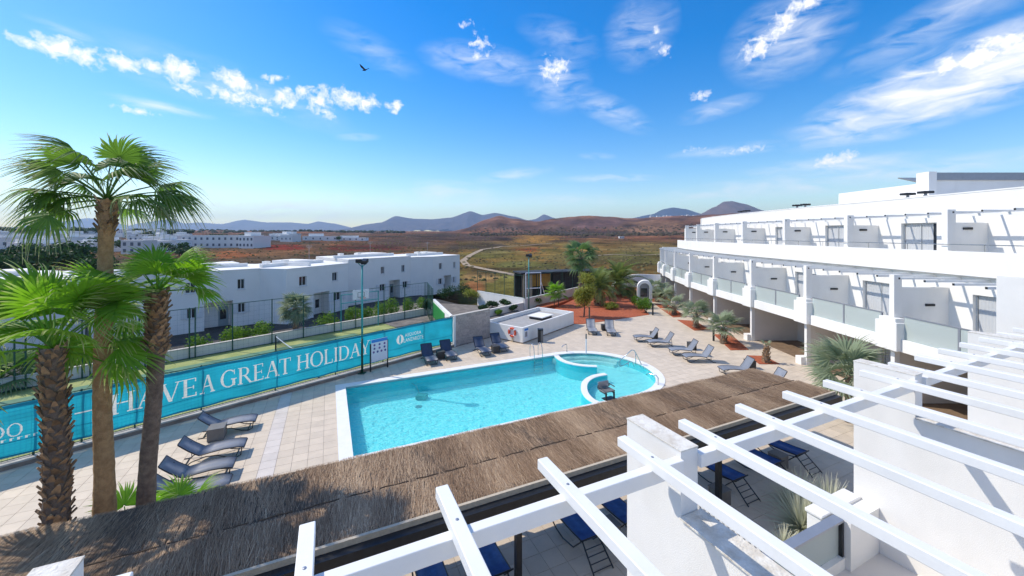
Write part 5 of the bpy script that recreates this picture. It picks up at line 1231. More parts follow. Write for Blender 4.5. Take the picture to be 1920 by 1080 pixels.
A, B = atY(978, 50.5), atY(1180, 56); Lp = math.hypot(B[0] - A[0], B[1] - A[1])
wbox(MB(), A, B, 0, Lp, 2.5, 2.8, -1.2, 2.3).build('back_wall', M['dark'], pv); wbox(MB(), A, B, -0.2, Lp * 0.78, -0.3, 2.8, 2.32, 2.50).build('roof', M['dark'], pv)
for s in np.linspace(0, Lp, 9): wbox(MB(), A, B, s - 0.04, s + 0.04, -0.1, 0.0, -1.2, 2.315).build('post', M['dark'], pv)
for k, (a_, b_, mm) in enumerate(((0.02, 0.10, 'trim'), (0.10, 0.26, 'ochre'), (0.28, 0.60, 'dark'), (0.62, 0.78, 'dark'), (0.80, 0.99, 'ochre'))):
    wbox(MB(), A, B, Lp * a_, Lp * b_, 0.4 if k < 4 else 0.1, 0.45 if k < 4 else 0.15, 0.6 if mm == 'ochre' and k == 1 else -1.2, 2.2 if k < 4 else 1.9).build('panel', M[mm], pv)
fpv = [cA, cB, cC]
for i_, (a, b, l_) in enumerate(((cA, cB, 'thin wire fence on the white garden wall, left of its corner'), (cB, cC, 'thin wire fence on the white garden wall, right of its corner'))):
    mesh_fence('wire_fence', l_, [tuple(Vector(a) + Vector((0, 0.12))), tuple(Vector(b) + Vector((0, 0.12)))], 2.3, 0.96, [tuple(Vector(a).lerp(Vector(b), k / 5) + Vector((0, 0.12))) for k in range(6)], 0.4, 0.006, post_r=0.03)
gf = thing('goal_frame', 'white tubular goal frame in front of the dark pavilion', 'goal', (*G(1005, 575), 0))
ga, gb = atY(986, 43), atY(1014, 43.5); zt, zl = zat(512, 43), zat(541, 43)
for p in (ga, gb): MB().tube([(*p, 0), (*p, zt)], 0.05, 8).build('post', M['signwhite'], gf)
for z in (zt, zl): MB().tube([(*ga, z), (*gb, z)], 0.045, 8).build('bar', M['signwhite'], gf)
MB().tube([(*gb, zl + 0.8), (gb[0] + 0.6, gb[1] + 1.2, 0.3)], 0.035, 6).build('stay', M['signwhite'], gf)
ar = thing('garden_arch', 'white rounded arch with a grey metal door at the end of the path', 'arch', (*atY(1209, 41.5), 0))
ax, ay = atY(1209, 41.5); prof = [(-0.8, 0)] + [(0.8 * math.cos(a) , 1.75 + 0.8 * math.sin(a)) for a in np.linspace(math.pi, 0, 14)] + [(0.8, 0)]
inn = [(0.55, 0)] + [(0.55 * math.cos(a), 1.75 + 0.5 * math.sin(a)) for a in np.linspace(0, math.pi, 12)] + [(-0.55, 0)]
mb = MB(); ring_ = prof + inn; n_ = len(prof); m_ = len(inn)
vs = [(ax + x, ay, z) for x, z in ring_] + [(ax + x + 0.25, ay + 0.9, z) for x, z in ring_]; k_ = len(ring_)
mb.add(vs, [tuple(range(k_)), tuple(range(k_, 2 * k_))[::-1]] + [((i + 1) % k_, i, k_ + i, k_ + (i + 1) % k_) for i in range(k_)])
mb.build('arch', M['white2'], ar)
mb = MB(); mb.add([(ax + x * 0.98, ay + 0.25, z) for x, z in inn], [tuple(range(m_))]); dr = mb.build('door', M['greypaint'], ar)
MB().box(ax - 0.35, ax + 0.35, ay + 0.22, ay + 0.245, 0.8, 1.7).build('pane', M['window'], dr)
cw = thing('curved_wall', 'curved white garden wall behind the palms at the end of the path', 'wall', (*atY(1195, 52), 0))
cpts = sp([atY(1148, 50), atY(1160, 53), atY(1178, 55), atY(1200, 55.5), atY(1225, 55), atY(1250, 54)], 5); mb = band(cpts, 0.3, -0.5, 0.0); hgt = [zat(536, 50), zat(522, 53), zat(516, 55), zat(514, 55.5), zat(515, 55), zat(515, 54)]
for i in range(len(cpts)):
    h_ = np.interp(i / 5, range(6), hgt)
    for k in (1, 2): a, b, c = mb.v[i * 4 + k]; mb.v[i * 4 + k] = (a, b, h_)
mb.build('wall', M['white2'], cw)

# ------------------------------------------------------------------ loungers and side tables
def make_lounger(mslb='sling', ang=48.0, label='', group='grey sun loungers'):
    """head towards +x, foot at x = 0"""
    r = thing('sun_lounger', label, 'sun lounger', (0, 0, 0), 0, group)
    prof = [(0.0, 0.30), (0.03, 0.335), (0.2, 0.37), (0.55, 0.385), (0.9, 0.355), (1.2, 0.315)]; W = 0.31
    a = math.radians(ang); bp = [(1.2, 0.315)] + [(1.2 + 0.72 * t * math.cos(a), 0.315 + 0.72 * t * math.sin(a) - 0.03 * math.sin(math.pi * t)) for t in (0.2, 0.5, 0.8, 1.0)]
    for nm, pr, mm in (('seat', prof, mslb), ('backrest', bp, mslb if mslb != 'slingnavy' else 'slingnavy')):
        mb = MB()
        for x, z in pr: mb.v += [(x, -W, z), (x, 0, z - 0.012), (x, W, z)]
        k0 = len(mb.v); mb.v += [(x, y, z - 0.018) for x, y, z in mb.v]
        for i in range(len(pr) - 1):
            for j in (0, 1): q = (i * 3 + j, i * 3 + 3 + j, i * 3 + 4 + j, i * 3 + 1 + j); mb.f += [q, tuple(t + k0 for t in q[::-1])]
            for j in (0, 2): mb.f.append((i * 3 + j, i * 3 + 3 + j, i * 3 + 3 + j + k0, i * 3 + j + k0))
        mb.f += [(0, 1, 1 + k0, k0), (1, 2, 2 + k0, 1 + k0), (k0 - 3, k0 - 2, 2 * k0 - 2, 2 * k0 - 3), (k0 - 2, k0 - 1, 2 * k0 - 1, 2 * k0 - 2)]
        mb.build(nm, M[mslb], r, smooth=True, local=True)
    for s in (-1, 1):
        MB().tube([(x, s * (W + 0.015), z - 0.01) for x, z in prof + bp[1:]], 0.018, 6).build('side_rail', M['frame'], r, local=True)
        MB().tube([(0.06, s * 0.29, 0.31), (0.10, s * 0.29, 0.06), (0.22, s * 0.29, 0.015), (0.45, s * 0.29, 0.06), (0.75, s * 0.29, 0.20), (1.05, s * 0.29, 0.22), (1.4, s * 0.29, 0.14), (1.58, s * 0.29, 0.015), (1.75, s * 0.29, 0.015)], 0.017, 6).build('leg', M['frame'], r, local=True)
    for x, z in ((0.0, 0.30), (0.24, 0.02), (1.6, 0.02), (bp[-1][0], bp[-1][1])): MB().tube([(x, -0.31, z), (x, 0.31, z)], 0.015, 6).build('crossbar', M['frame'], r, local=True)
    MB().tube([(1.52, -0.2, 0.05), (1.2 + 0.45 * math.cos(a), -0.2, 0.30 + 0.45 * math.sin(a))], 0.012, 6).build('back_support', M['frame'], r, local=True)
    return r
def place(proto, used, loc, rz, label):
    if not used: used.append(1); proto.location = (*loc, 0); proto.rotation_euler = (0, 0, rz); proto['label'] = label; return proto
    return copy_tree(proto, (*loc, 0), rz, label)
UANG = math.atan2(SU, CU)
lg = make_lounger('sling', 40); lgn = make_lounger('slingnavy', 50, group='dark sun loungers by the court wall'); lgh = make_lounger('sling', 55); index_kids(None)
used = []
for px, py, l in ((481, 783, 'grey sun lounger nearest the banner fence, left of the pool'), (461, 829, 'grey sun lounger in the middle of the left row, with a table beyond it'), (440, 866, 'grey sun lounger third from the banner fence, left of the pool'), (432, 900, 'grey sun lounger half hidden behind the thatched roof edge')):
    place(lg, used, G(px, py, 0.32), UANG + math.pi, l)
used = []
for px, py, l in ((811, 686, 'dark sun lounger in front of the banner, left one of its pair'), (848, 677, 'dark sun lounger in front of the banner end, right one of its pair'), (913, 669, 'dark sun lounger in front of the block wall, left one of its pair'), (946, 661, 'dark sun lounger beside the white plant box')):
    place(lgn, used, G(px, py, 0.02), UANG + math.pi / 2, l)
used = []
RL = [((1189, 632), 0, 'grey sun lounger in the right row, farthest from the camera'), ((1215, 641), 0, 'grey sun lounger in the right row, second farthest from the camera'), ((1256, 656), 0, 'grey sun lounger in the right row, third farthest from the camera'),
      ((1282, 668), 0, 'grey sun lounger in the right row, fourth farthest from the camera'), ((1351, 692), 0, 'grey sun lounger alone near the corner of the thatched roof'), ((1405, 716), 0, 'grey sun lounger mostly hidden by the right end of the thatched roof'),
      ((1112, 622), 1.5, 'grey sun lounger against the red gravel bed, left one of the pair'), ((1147, 624), 1.45, 'grey sun lounger against the red gravel bed, right one of the pair')]
for (px, py), rz, l in RL: place(lgh, used, G(px, py, 0.28), rz, l)
def side_table(loc, rz, label, m='wicker', s=0.22, h=0.42):
    t = thing('side_table', label, 'side table', (*loc, 0), rz, 'square side tables')
    MB().box(-s, s, -s, s, 0.02, h).build('body', M[m], t, bevel=0.008, local=True); MB().box(-s - 0.015, s + 0.015, -s - 0.015, s + 0.015, h + 0.002, h + 0.03).build('top', M[m], t, bevel=0.006, local=True)
side_table(G(407, 822), UANG, 'grey square side table between the first two loungers left of the pool', 'tablegrey', 0.25, 0.42)
side_table(G(826, 672), UANG, 'dark square side table between the two loungers in front of the banner'); side_table(G(929, 661), UANG, 'dark square side table between the loungers by the plant box')
side_table(G(1133, 619), 0, 'dark square side table between the two loungers at the red bed'); side_table(G(1226, 634), 0, 'dark square side table between the farthest pair of right loungers'); side_table(G(1297, 655), 0, 'dark square side table between the nearer pair of right loungers')
side_table(G(1406, 690), 0, 'dark square side table beside the lone lounger')

def make_blue():
    """flat sling lounger on tube legs, ladder-like stand towards -x"""
    r = thing('folding_lounger', '', 'sun lounger', (0, 0, 0), 0, 'navy loungers under the thatched roof')
    prof = [(0.0, 0.50), (0.35, 0.46), (0.8, 0.43), (1.25, 0.43), (1.40, 0.45)]; W = 0.27
    mb = MB()
    for x, z in prof: mb.v += [(x, -W, z), (x, 0, z - 0.014), (x, W, z)]
    k0 = len(mb.v); mb.v += [(x, y, z - 0.02) for x, y, z in mb.v]
    for i in range(len(prof) - 1):
        for j in (0, 1): q = (i * 3 + j, i * 3 + 3 + j, i * 3 + 4 + j, i * 3 + 1 + j); mb.f += [q, tuple(t + k0 for t in q[::-1])]
        for j in (0, 2): mb.f.append((i * 3 + j, i * 3 + 3 + j, i * 3 + 3 + j + k0, i * 3 + j + k0))
    mb.f += [(0, 1, 1 + k0, k0), (1, 2, 2 + k0, 1 + k0), (k0 - 3, k0 - 2, 2 * k0 - 2, 2 * k0 - 3), (k0 - 2, k0 - 1, 2 * k0 - 1, 2 * k0 - 2)]
    mb.build('sling', M['slingblue'], r, local=True, smooth=True)
    for s in (-1, 1):
        MB().tube([(x, s * 0.285, z - 0.01) for x, z in prof], 0.018, 6).build('side_rail', M['frame'], r, local=True)
        MB().tube([(1.38, s * 0.285, 0.44), (1.44, s * 0.285, 0.30), (1.36, s * 0.285, 0.16), (1.1, s * 0.285, 0.05), (0.8, s * 0.285, 0.02), (0.35, s * 0.285, 0.12), (0.05, s * 0.285, 0.44)], 0.016, 6).build('leg', M['frame'], r, local=True)
        MB().tube([(0.1, s * 0.22, 0.45), (-0.42, s * 0.26, 0.02)], 0.018, 6).build('stand', M['frame'], r, local=True)
    for t in (0.3, 0.5, 0.7, 0.9): MB().tube([(0.1 - 0.52 * t, -0.25, 0.45 - 0.43 * t), (0.1 - 0.52 * t, 0.25, 0.45 - 0.43 * t)], 0.012, 5).build('rung', M['frame'], r, local=True)
    MB().tube([(0.0, -0.33, 0.50), (0.0, 0.33, 0.50)], 0.018, 6).build('crossbar', M['frame'], r, local=True); MB().tube([(1.4, -0.28, 0.44), (1.4, 0.28, 0.44)], 0.016, 6).build('crossbar', M['frame'], r, local=True)
    return r
bl = make_blue(); index_kids(None); used = []
BL = ['navy lounger under the thatch, leftmost at the bottom frame edge', 'navy lounger under the thatch, second from the left', 'navy lounger under the thatch just right of the black post', 'navy lounger under the thatch against the first white pillar',
      'navy lounger behind the black post right of the first pillar', 'navy lounger right of the black post, middle of the three', 'navy lounger farthest right under the thatch']
for u_, l in zip((1.70, 2.91, 5.23, 6.48, 10.35, 12.05, 13.35), BL):
    place(bl, used, FU(u_ + 0.22, 7.32), UANG + math.pi / 2, l)
for u_, v_, l in ((6.15, 7.6, 'grey box table between two navy loungers left of the first pillar'), (9.75, 7.35, 'grey box table left of the black post under the thatch'), (12.95, 7.7, 'grey box table between the right navy loungers')):
    side_table(FU(u_, v_), UANG, l, 'tablegrey', 0.2, 0.42)

# ------------------------------------------------------------------ palms
def fan_frond(seed, pet=0.85, R=0.95, nseg=34, spread=215, droop=0.9, fold=0.35, arch=0.12):
    rg = random.Random(seed); mb = MB(); tip = []
    npet = 6
    def petp(t): return Vector((pet * t, 0, -arch * pet * t * t))
    rr = [0.022, 0.02, 0.018, 0.016, 0.014, 0.012]
    mb.tube([petp(i / 5) for i in range(6)], rr, 5, cap=False); tip += [0.0] * len(mb.v)
    hub = petp(1.0); slope = -2 * arch
    FR = (0.03, 0.28, 0.5, 0.68, 0.84, 1.0); da = math.radians(spread) / nseg
    for i in range(nseg):
        a = math.radians(-spread / 2) + da * (i + 0.5) + rg.uniform(-0.02, 0.02); ca_, sa = math.cos(a), math.sin(a)
        L_ = R * (1 - 0.22 * abs(a / math.radians(spread / 2)) ** 2) * rg.uniform(0.9, 1.06); dr = droop * rg.uniform(0.6, 1.4); tw = rg.uniform(-0.1, 0.1)
        k0 = len(mb.v)
        for f in FR:
            rad = L_ * f; bend = max(0, f - 0.45); z = slope * rad * ca_ - fold * rad * abs(sa) * 0.55 - dr * L_ * bend ** 1.7 * 1.25
            rad2 = L_ * (f - 0.42 * dr * bend ** 2); hw_ = rad2 * math.tan(da / 2) * (1.02 if f <= 0.5 else max(0.0, 1.02 * (1 - (f - 0.5) / 0.5) ** 0.9 * 0.5 / f * 1.0)) + 0.002
            aw = a + tw * bend * 2; c, s = math.cos(aw), math.sin(aw)
            p = hub + Vector((rad2 * c, rad2 * s, z)); q = Vector((-s, c, 0)); pl = 0.35 * hw_ * (1 if i % 2 else -1)
            mb.v += [tuple(p + q * hw_ + Vector((0, 0, pl))), tuple(p - q * hw_ - Vector((0, 0, pl)))]
            t_ = max(0.0, (f - 0.62) / 0.38) ** 1.3 * rg.uniform(0.3, 1.1); tip += [t_, t_]
        for j in range(len(FR) - 1): mb.f.append((k0 + 2 * j, k0 + 2 * j + 2, k0 + 2 * j + 3, k0 + 2 * j + 1))
    return mb, tip
def feather_frond(seed, L_=2.2, nl=34, ll=0.42, arch=0.55, lift=0.25):
    rg = random.Random(seed); mb = MB(); tip = []
    def rp(t): return Vector((L_ * t * (1 - 0.12 * t * t), 0, lift * L_ * t - arch * L_ * t ** 2.2))
    mb.tube([rp(i / 8) for i in range(9)], [0.03 * (1 - i / 10) for i in range(9)], 5, cap=False); tip += [0.15] * len(mb.v)
    for i in range(nl):
        t = 0.12 + 0.87 * i / (nl - 1); p = rp(t); d = (rp(min(1, t + 0.02)) - rp(t - 0.02)).normalized()
        for s in (-1, 1):
            l = ll * (0.45 + 0.75 * math.sin(math.pi * min(1, t * 0.9 + 0.12))) * rg.uniform(0.85, 1.15); sd_ = Vector((0, s, 0)); up = d.cross(sd_) * s
            up = Vector((0, 0, 1)) - d * d.z; out = (sd_ * 0.85 + d * 0.75 + up.normalized() * 0.22).normalized(); w_ = 0.022
            q = d * w_; m_ = p + out * l * 0.55; e = p + out * l + Vector((0, 0, -0.16 * l)); k0 = len(mb.v)
            mb.v += [tuple(p - q * 0.5), tuple(p + q * 0.5), tuple(m_ - q), tuple(m_ + q), tuple(e)]; tip += [0, 0, 0.1, 0.1, rg.uniform(0.2, 0.8)]
            mb.f += [(k0, k0 + 1, k0 + 3, k0 + 2), (k0 + 2, k0 + 3, k0 + 4)]
    return mb, tip
def frond_mesh(name, mt, mname):
    mb, tip = mt; me_ = mb.mesh(name, smooth=False); at = me_.attributes.new('tip', 'FLOAT', 'POINT'); at.data.foreach_set('value', tip); me_.materials.append(M[mname]); return me_
FAN = {k: [frond_mesh('frond', fan_frond(s + 10 * j, **kw), k) for s in range(5)] for j, (k, kw) in enumerate({
    'frond': dict(pet=0.80, R=0.84, droop=0.7, fold=0.3), 'frondtop': dict(pet=1.0, R=0.80, droop=1.35, fold=0.5, nseg=34),
    'frondgrey': dict(pet=0.55, R=0.75, droop=0.5, fold=0.3, nseg=26, spread=200), 'frondfar': dict(pet=0.7, R=0.9, droop=0.8, fold=0.35, nseg=26)}.items())}
FEA = [frond_mesh('frond', feather_frond(50 + s), 'feather') for s in range(4)]
boot_mb = MB(); boot_mb.add([(0, -0.075, -0.09), (0, 0.075, -0.09), (0.035, -0.06, 0.0), (0.035, 0.06, 0.0), (0.085, -0.028, 0.105), (0.085, 0.028, 0.105), (0.01, -0.06, 0.0), (0.01, 0.06, 0.0), (0.055, 0.0, 0.13)],
    [(0, 1, 3, 2), (2, 3, 5, 4), (4, 5, 8), (0, 2, 6), (1, 7, 3), (2, 4, 8, 6), (3, 7, 8, 5), (6, 8, 7), (0, 6, 7, 1)])
BOOT = boot_mb.mesh('leaf_boot'); BOOT.materials.append(M['boot'])
def add_child(mesh, name, parent, mtx):
    o = bpy.data.objects.new(name, mesh); COL.objects.link(o); o.parent = parent; o.matrix_local = mtx; return o
def trunk_mb(pts, radii, n=14, seg=30, wob=0.02, ringed=0.02, seed=1):
    P = [Vector(p) for p in pts]; rg = random.Random(seed); out, rr = [], []
    for i in range(seg + 1):
        t = i / seg * (len(P) - 1); k = min(int(t), len(P) - 2); f = t - k
        a, b, c, d = P[max(k - 1, 0)], P[k], P[k + 1], P[min(k + 2, len(P) - 1)]
        out.append(0.5 * ((2 * b) + (c - a) * f + (2 * a - 5 * b + 4 * c - d) * f * f + (3 * b - a - 3 * c + d) * f ** 3)); rr.append((radii[k] + (radii[k + 1] - radii[k]) * f) * (1 + rg.uniform(-wob, wob) + (ringed if i % 2 else -ringed)))
    mb = MB(); mb.tube([tuple(p) for p in out], rr, n); return mb, out, rr
def palm(name, label, base, pts, radii, kind, nfr, scale, seed, elev=(78, -38), boots=None, trunk='trunk', fronds=None, cat='palm tree', group=None, crown_z=0.0, gold=2.399, dirs=None):
    """pts: trunk path relative to base; fronds spiral from steep young ones to drooping old ones"""
    r = thing(name, label, cat, (*base[:2], base[2] if len(base) > 2 else 0), 0, group); rg = random.Random(seed)
    mb, path, rr = trunk_mb(pts, radii, seg=max(8, int(pts[-1][2] * 9)), seed=seed); mb.build('trunk', M[trunk], r, smooth=True, local=True)
    top = path[-1] + Vector((0, 0, crown_z)); meshes = fronds or FAN[kind]
    for dx, dz in dirs or []:                                        # fronds seen at these pixel offsets from the crown, mixed depth
        dy = rg.uniform(-1, 1) * 60; el = math.atan2(dz, math.hypot(dx, dy)); az = math.atan2(dy, dx); s = scale * rg.uniform(0.88, 1.1)
        m = Matrix.Translation(top) @ Matrix.Rotation(az, 4, 'Z') @ Matrix.Rotation(-el, 4, 'Y') @ Matrix.Rotation(rg.uniform(-0.6, 0.6), 4, 'X') @ Matrix.Scale(s, 4)
        add_child(meshes[rg.randrange(len(meshes))], 'frond', r, m)
    for i in range(nfr):
        t = (i + 0.5) / nfr; el = math.radians(elev[0] + (elev[1] - elev[0]) * t ** 0.85 + rg.uniform(-7, 7)); az = i * gold + rg.uniform(-0.25, 0.25); s = scale * rg.uniform(0.85, 1.12)
        m = Matrix.Translation(top + Vector((0, 0, 0.12 * scale * (1 - t) - 0.10 * scale * t))) @ Matrix.Rotation(az, 4, 'Z') @ Matrix.Rotation(-el, 4, 'Y') @ Matrix.Rotation(rg.uniform(-0.5, 0.5), 4, 'X') @ Matrix.Scale(s, 4)
        add_child(meshes[rg.randrange(len(meshes))], 'frond', r, m)
    if boots:
        z0, z1, nb, sb, lean = boots; H_ = pts[-1][2]
        for i in range(nb):
            t = i / nb; z = z0 + (z1 - z0) * t; k = min(range(len(path)), key=lambda q: abs(path[q].z - z)); c = path[k]; az = i * 2.399 + rg.uniform(-0.2, 0.2)
            m = Matrix.Translation(Vector((c.x, c.y, z))) @ Matrix.Rotation(az, 4, 'Z') @ Matrix.Translation(Vector((rr[k] * 0.93, 0, 0))) @ Matrix.Rotation(math.radians(lean + rg.uniform(-14, 14)), 4, 'Y') @ Matrix.Rotation(rg.uniform(-0.35, 0.35), 4, 'X') @ Matrix.Scale(sb * rg.uniform(0.8, 1.3), 4)
            add_child(BOOT, 'leaf_boot', r, m)
    return r
def on_v(px, v):                                                   # ground point on line v seen at column px
    k = (px - 960) / FPX; u = (SU * v + k * CU * v) / (CU - k * SU); return FU(u, v)
pa = on_v(105, 10.75); Ya = pa[1]
def rel(px, py, Y, base): return ((px - 960) / FPX * Y - base[0], 0.0, zat(py, Y))
palm('fan_palm', 'leftmost fan palm with a thick shaggy trunk', pa, [(0, 0, 0), rel(106, 900, Ya, pa), rel(105, 800, Ya, pa), rel(100, 720, Ya, pa), rel(99, 652, Ya, pa)], [0.22, 0.18, 0.175, 0.175, 0.16], 'frond', 4, 1.2, 11, (75, 10), (0.3, zat(648, Ya), 290, 0.78, 8), 'trunkdark', group='tall palms by the thatched roof', dirs=[(-60, 110), (-85, 95), (-25, 140), (15, 150), (60, 115), (80, 90), (75, 60), (-100, 55), (-40, 90), (45, 130), (-100, 45), (-95, 10), (90, -5), (-50, -30), (55, -40), (30, 85)])
pb_ = on_v(196, 11.15); Yb = pb_[1]
palm('fan_palm', 'tallest fan palm with a smooth brown trunk and its crown against the sky', pb_, [(0, 0, 0), rel(196, 900, Yb, pb_), rel(192, 760, Yb, pb_), rel(195, 600, Yb, pb_), rel(198, 480, Yb, pb_), rel(201, 375, Yb, pb_)], [0.24, 0.165, 0.15, 0.145, 0.12, 0.13], 'frondtop', 8, 0.9, 24, (75, -15), (zat(440, Yb), zat(374, Yb), 34, 0.8, 8), 'trunk', group='tall palms by the thatched roof', dirs=[(-110, 85), (-130, 30), (-100, 60), (-40, 100), (-60, 90), (20, 110), (40, 95), (85, 75), (110, 45), (115, 15), (70, 20), (-70, 15), (50, 50), (-75, 80), (-105, 0), (95, -5), (30, 10), (-20, 70), (0, 90)])
pc_ = on_v(268, 11.2); Yc = pc_[1]
palm('fan_palm', 'third fan palm with dark trunk and dry leaf bases below its bright crown', pc_, [(0, 0, 0), rel(277, 880, Yc, pc_), rel(288, 760, Yc, pc_), rel(293, 660, Yc, pc_), rel(295, 548, Yc, pc_)], [0.20, 0.155, 0.145, 0.155, 0.14], 'frond', 3, 0.85, 37, (60, -10), (zat(662, Yc), zat(545, Yc), 120, 0.85, 14), 'trunkdark', group='tall palms by the thatched roof', dirs=[(-70, 90), (-85, 80), (-40, 105), (5, 115), (45, 105), (-20, 80), (65, 80), (80, 50), (90, 15), (-90, 25), (-60, 45), (30, 60)])
pd0 = on_v(340, 11.9)
palm('young_palm', 'young fan palm growing at the foot of the third palm', pd0, [(0, 0, 0), (0, 0, 0.2), (0, 0, 0.35)], [0.08, 0.08, 0.06], 'frond', 9, 0.75, 5, (75, 10), None, 'trunkdark')
pd1 = on_v(240, 12.0)
palm('young_palm', 'young spiky fan palm between the second and third trunks', pd1, [(0, 0, 0), (0, 0, 0.15), (0, 0, 0.3)], [0.07, 0.07, 0.05], 'frond', 9, 0.8, 6, (75, 10), None, 'trunkdark')
# small skirt of fronds on the second trunk, from a lower crown behind it
sk = on_v(196, 11.75); Ys = sk[1]
palm('fan_palm', 'bushy fan palm crown behind the tallest trunk', sk, [(0, 0, 0), rel(193, 760, Ys, sk), rel(196, 585, Ys, sk)], [0.10, 0.08, 0.08], 'frond', 3, 0.9, 61, (60, -34), None, 'trunk', group='tall palms by the thatched roof', dirs=[(-60, 40), (60, 25), (-70, 0), (70, -15), (40, -40), (-40, -40), (0, 60), (55, 60), (10, -45)])
# palm by the low court wall, in front of the white houses
pe = FF(tF(554, 11.6), 11.6)
palm('fan_palm', 'short fan palm behind the low court wall in front of the white houses', (*pe, -0.72), [(0, 0, 0), (0.02, 0, 0.8), (0, 0, zat(577, pe[1]) + 0.72)], [0.22, 0.19, 0.19], 'frondgrey', 40, 1.05, 8, (85, -38), (0.1, 1.3, 40, 0.8, 20), 'trunkdark')
py_ = FF(tF(2, 11.4), 11.4)
palm('fan_palm', 'dark bushy palm behind the court wall at the left frame edge', (*py_, -0.7), [(0, 0, 0), (0, 0, 0.5), (0, 0, 0.9)], [0.2, 0.18, 0.16], 'frondfar', 26, 1.25, 18, (80, -30), None, 'trunkdark')
# palms beside the path and the hotel
bq = atY(1089, 46); palm('fan_palm', 'tall dark fan palm standing beyond the red gravel bed', bq, [(0, 0, 0), (0, 0, 2.5), (0, 0, zat(482, 46))], [0.28, 0.24, 0.22], 'frondfar', 22, 1.5, 3, (86, -35), None, 'trunkdark')
bq = G(1160, 553); palm('date_palm', 'spreading feather-leaved palm behind the cycad', bq, [(0, 0, 0), (0, 0, 1.2), (0, 0, zat(532, bq[1]) - 0.1)], [0.45, 0.42, 0.4], 'feather', 48, 1.7, 4, (88, -20), None, 'trunk', fronds=FEA)
bq = G(1122, 573); palm('date_palm', 'dark feather-leaved palm with a thick trunk in the red gravel', bq, [(0, 0, 0), (0, 0, 0.9), (0, 0, zat(541, bq[1]))], [0.42, 0.38, 0.36], 'feather', 46, 1.15, 9, (88, -28), (0.1, 1.5, 60, 1.6, 20), 'trunkdark', fronds=FEA)
for k, (px, py, s, hgt_, nf, l) in enumerate(((1357, 644, 1.1, 1.0, 17, 'silvery fan palm in the gravel bed nearest the lone lounger'), (1305, 614, 1.1, 1.1, 16, 'silvery fan palm in the second gravel bed from the camera'), (1264, 590, 1.0, 0.8, 13, 'small silvery fan palm in the third gravel bed from the camera'),
                                      (1247, 577, 1.1, 1.1, 14, 'silvery fan palm in the fourth gravel bed from the camera'), (1231, 566, 1.2, 1.4, 15, 'silvery fan palm at the far end of the hotel path'))):
    palm('fan_palm', l, G(px, py), [(0, 0, 0), (0, 0, hgt_ * 0.5), (0, 0, hgt_)], [0.24, 0.19, 0.13], 'frondgrey', nf, s, 70 + k, (80, 5), (0.05, hgt_, 26, 0.9, 16), 'trunkdark', group='small palms along the hotel path')
bq = (13.3, 15.5); palm('fan_palm', 'large silvery fan palm behind the second white pillar', bq, [(0, 0, 0), (0, 0, 0.9), (0, 0, zat(703, 15.5))], [0.13, 0.11, 0.10], 'frondgrey', 26, 1.25, 81, (85, -5), None, 'trunkdark')
bq = G(1437, 680); st = palm('palm_stump', 'bare dry palm stump in a gravel bed by the hotel', bq, [(0, 0, 0), (0, 0, 0.5), (0, 0, 1.0)], [0.22, 0.13, 0.06], 'frondgrey', 4, 0.3, 90, (80, 30), (0.0, 0.95, 46, 0.9, 10), 'trunkdark', cat='palm stump')

# ------------------------------------------------------------------ shrubs, trees, spiky grasses
def leaf_cloud(lobes, n, size, seed, hollow=0.55):
    """leaf-sized quads spread through a set of ellipsoid lobes (c, r)"""
    rg = random.Random(seed); mb = MB(); wts = [r[0] * r[1] * r[2] for _, r in lobes]
    for _ in range(n):
        c, r = rg.choices(lobes, wts)[0]
        d = Vector((rg.gauss(0, 1), rg.gauss(0, 1), rg.gauss(0, 1))).normalized(); q = (hollow + (1 - hollow) * rg.random()) * rg.uniform(0.85, 1.1)
        p = Vector((c[0] + d.x * r[0] * q, c[1] + d.y * r[1] * q, c[2] + d.z * r[2] * q)); s = size * rg.uniform(0.6, 1.4)
        a = Vector((rg.gauss(0, 1), rg.gauss(0, 1), rg.gauss(0, 1))).normalized(); nn = (d + a * 0.8).normalized(); t = nn.cross(Vector((rg.gauss(0, 1), rg.gauss(0, 1), rg.gauss(0, 1)))).normalized(); b = nn.cross(t)
        k0 = len(mb.v); mb.v += [tuple(p - t * s), tuple(p + b * s * 0.45), tuple(p + t * s), tuple(p - b * s * 0.45)]; mb.f.append((k0, k0 + 1, k0 + 2, k0 + 3))
    return mb
def shrub(label, base, w, h, m, seed, n=900, size=0.07, cat='shrub', name='shrub', group=None, stems=True):
    r = thing(name, label, cat, base, 0, group); rg = random.Random(seed)
    lobes = [((rg.uniform(-w, w) * 0.55, rg.uniform(-w, w) * 0.4, h * rg.uniform(0.4, 0.68)), (w * rg.uniform(0.4, 0.62), w * rg.uniform(0.4, 0.6), h * rg.uniform(0.28, 0.42))) for _ in range(7)]
    leaf_cloud(lobes, n, size, seed).build('foliage', M[m], r, local=True)
    mb = MB()
    for _ in range(5): mb.tube([(rg.uniform(-.05, .05), rg.uniform(-.05, .05), 0), (rg.uniform(-w, w) * 0.4, rg.uniform(-w, w) * 0.4, h * 0.55)], [0.025, 0.012], 5)
    mb.build('stems', M['bark'], r, local=True); return r
SH = [(86, 12.1, 1.1, 0.9), (150, 12.3, 1.0, 0.95), (185, 12.6, 0.9, 0.9), (232, 12.2, 1.0, 0.8), (370, 11.9, 0.85, 0.75), (432, 12.2, 0.85, 0.8), (456, 12.8, 0.9, 0.75), (492, 12.3, 0.9, 0.85), (612, 12.2, 1.1, 0.8), (662, 12.4, 1.0, 0.85), (684, 12.8, 0.9, 0.8), (712, 12.8, 0.9, 0.85), (738, 12.6, 1.1, 1.0), (768, 12.6, 0.9, 0.9), (795, 12.4, 0.9, 0.9)]
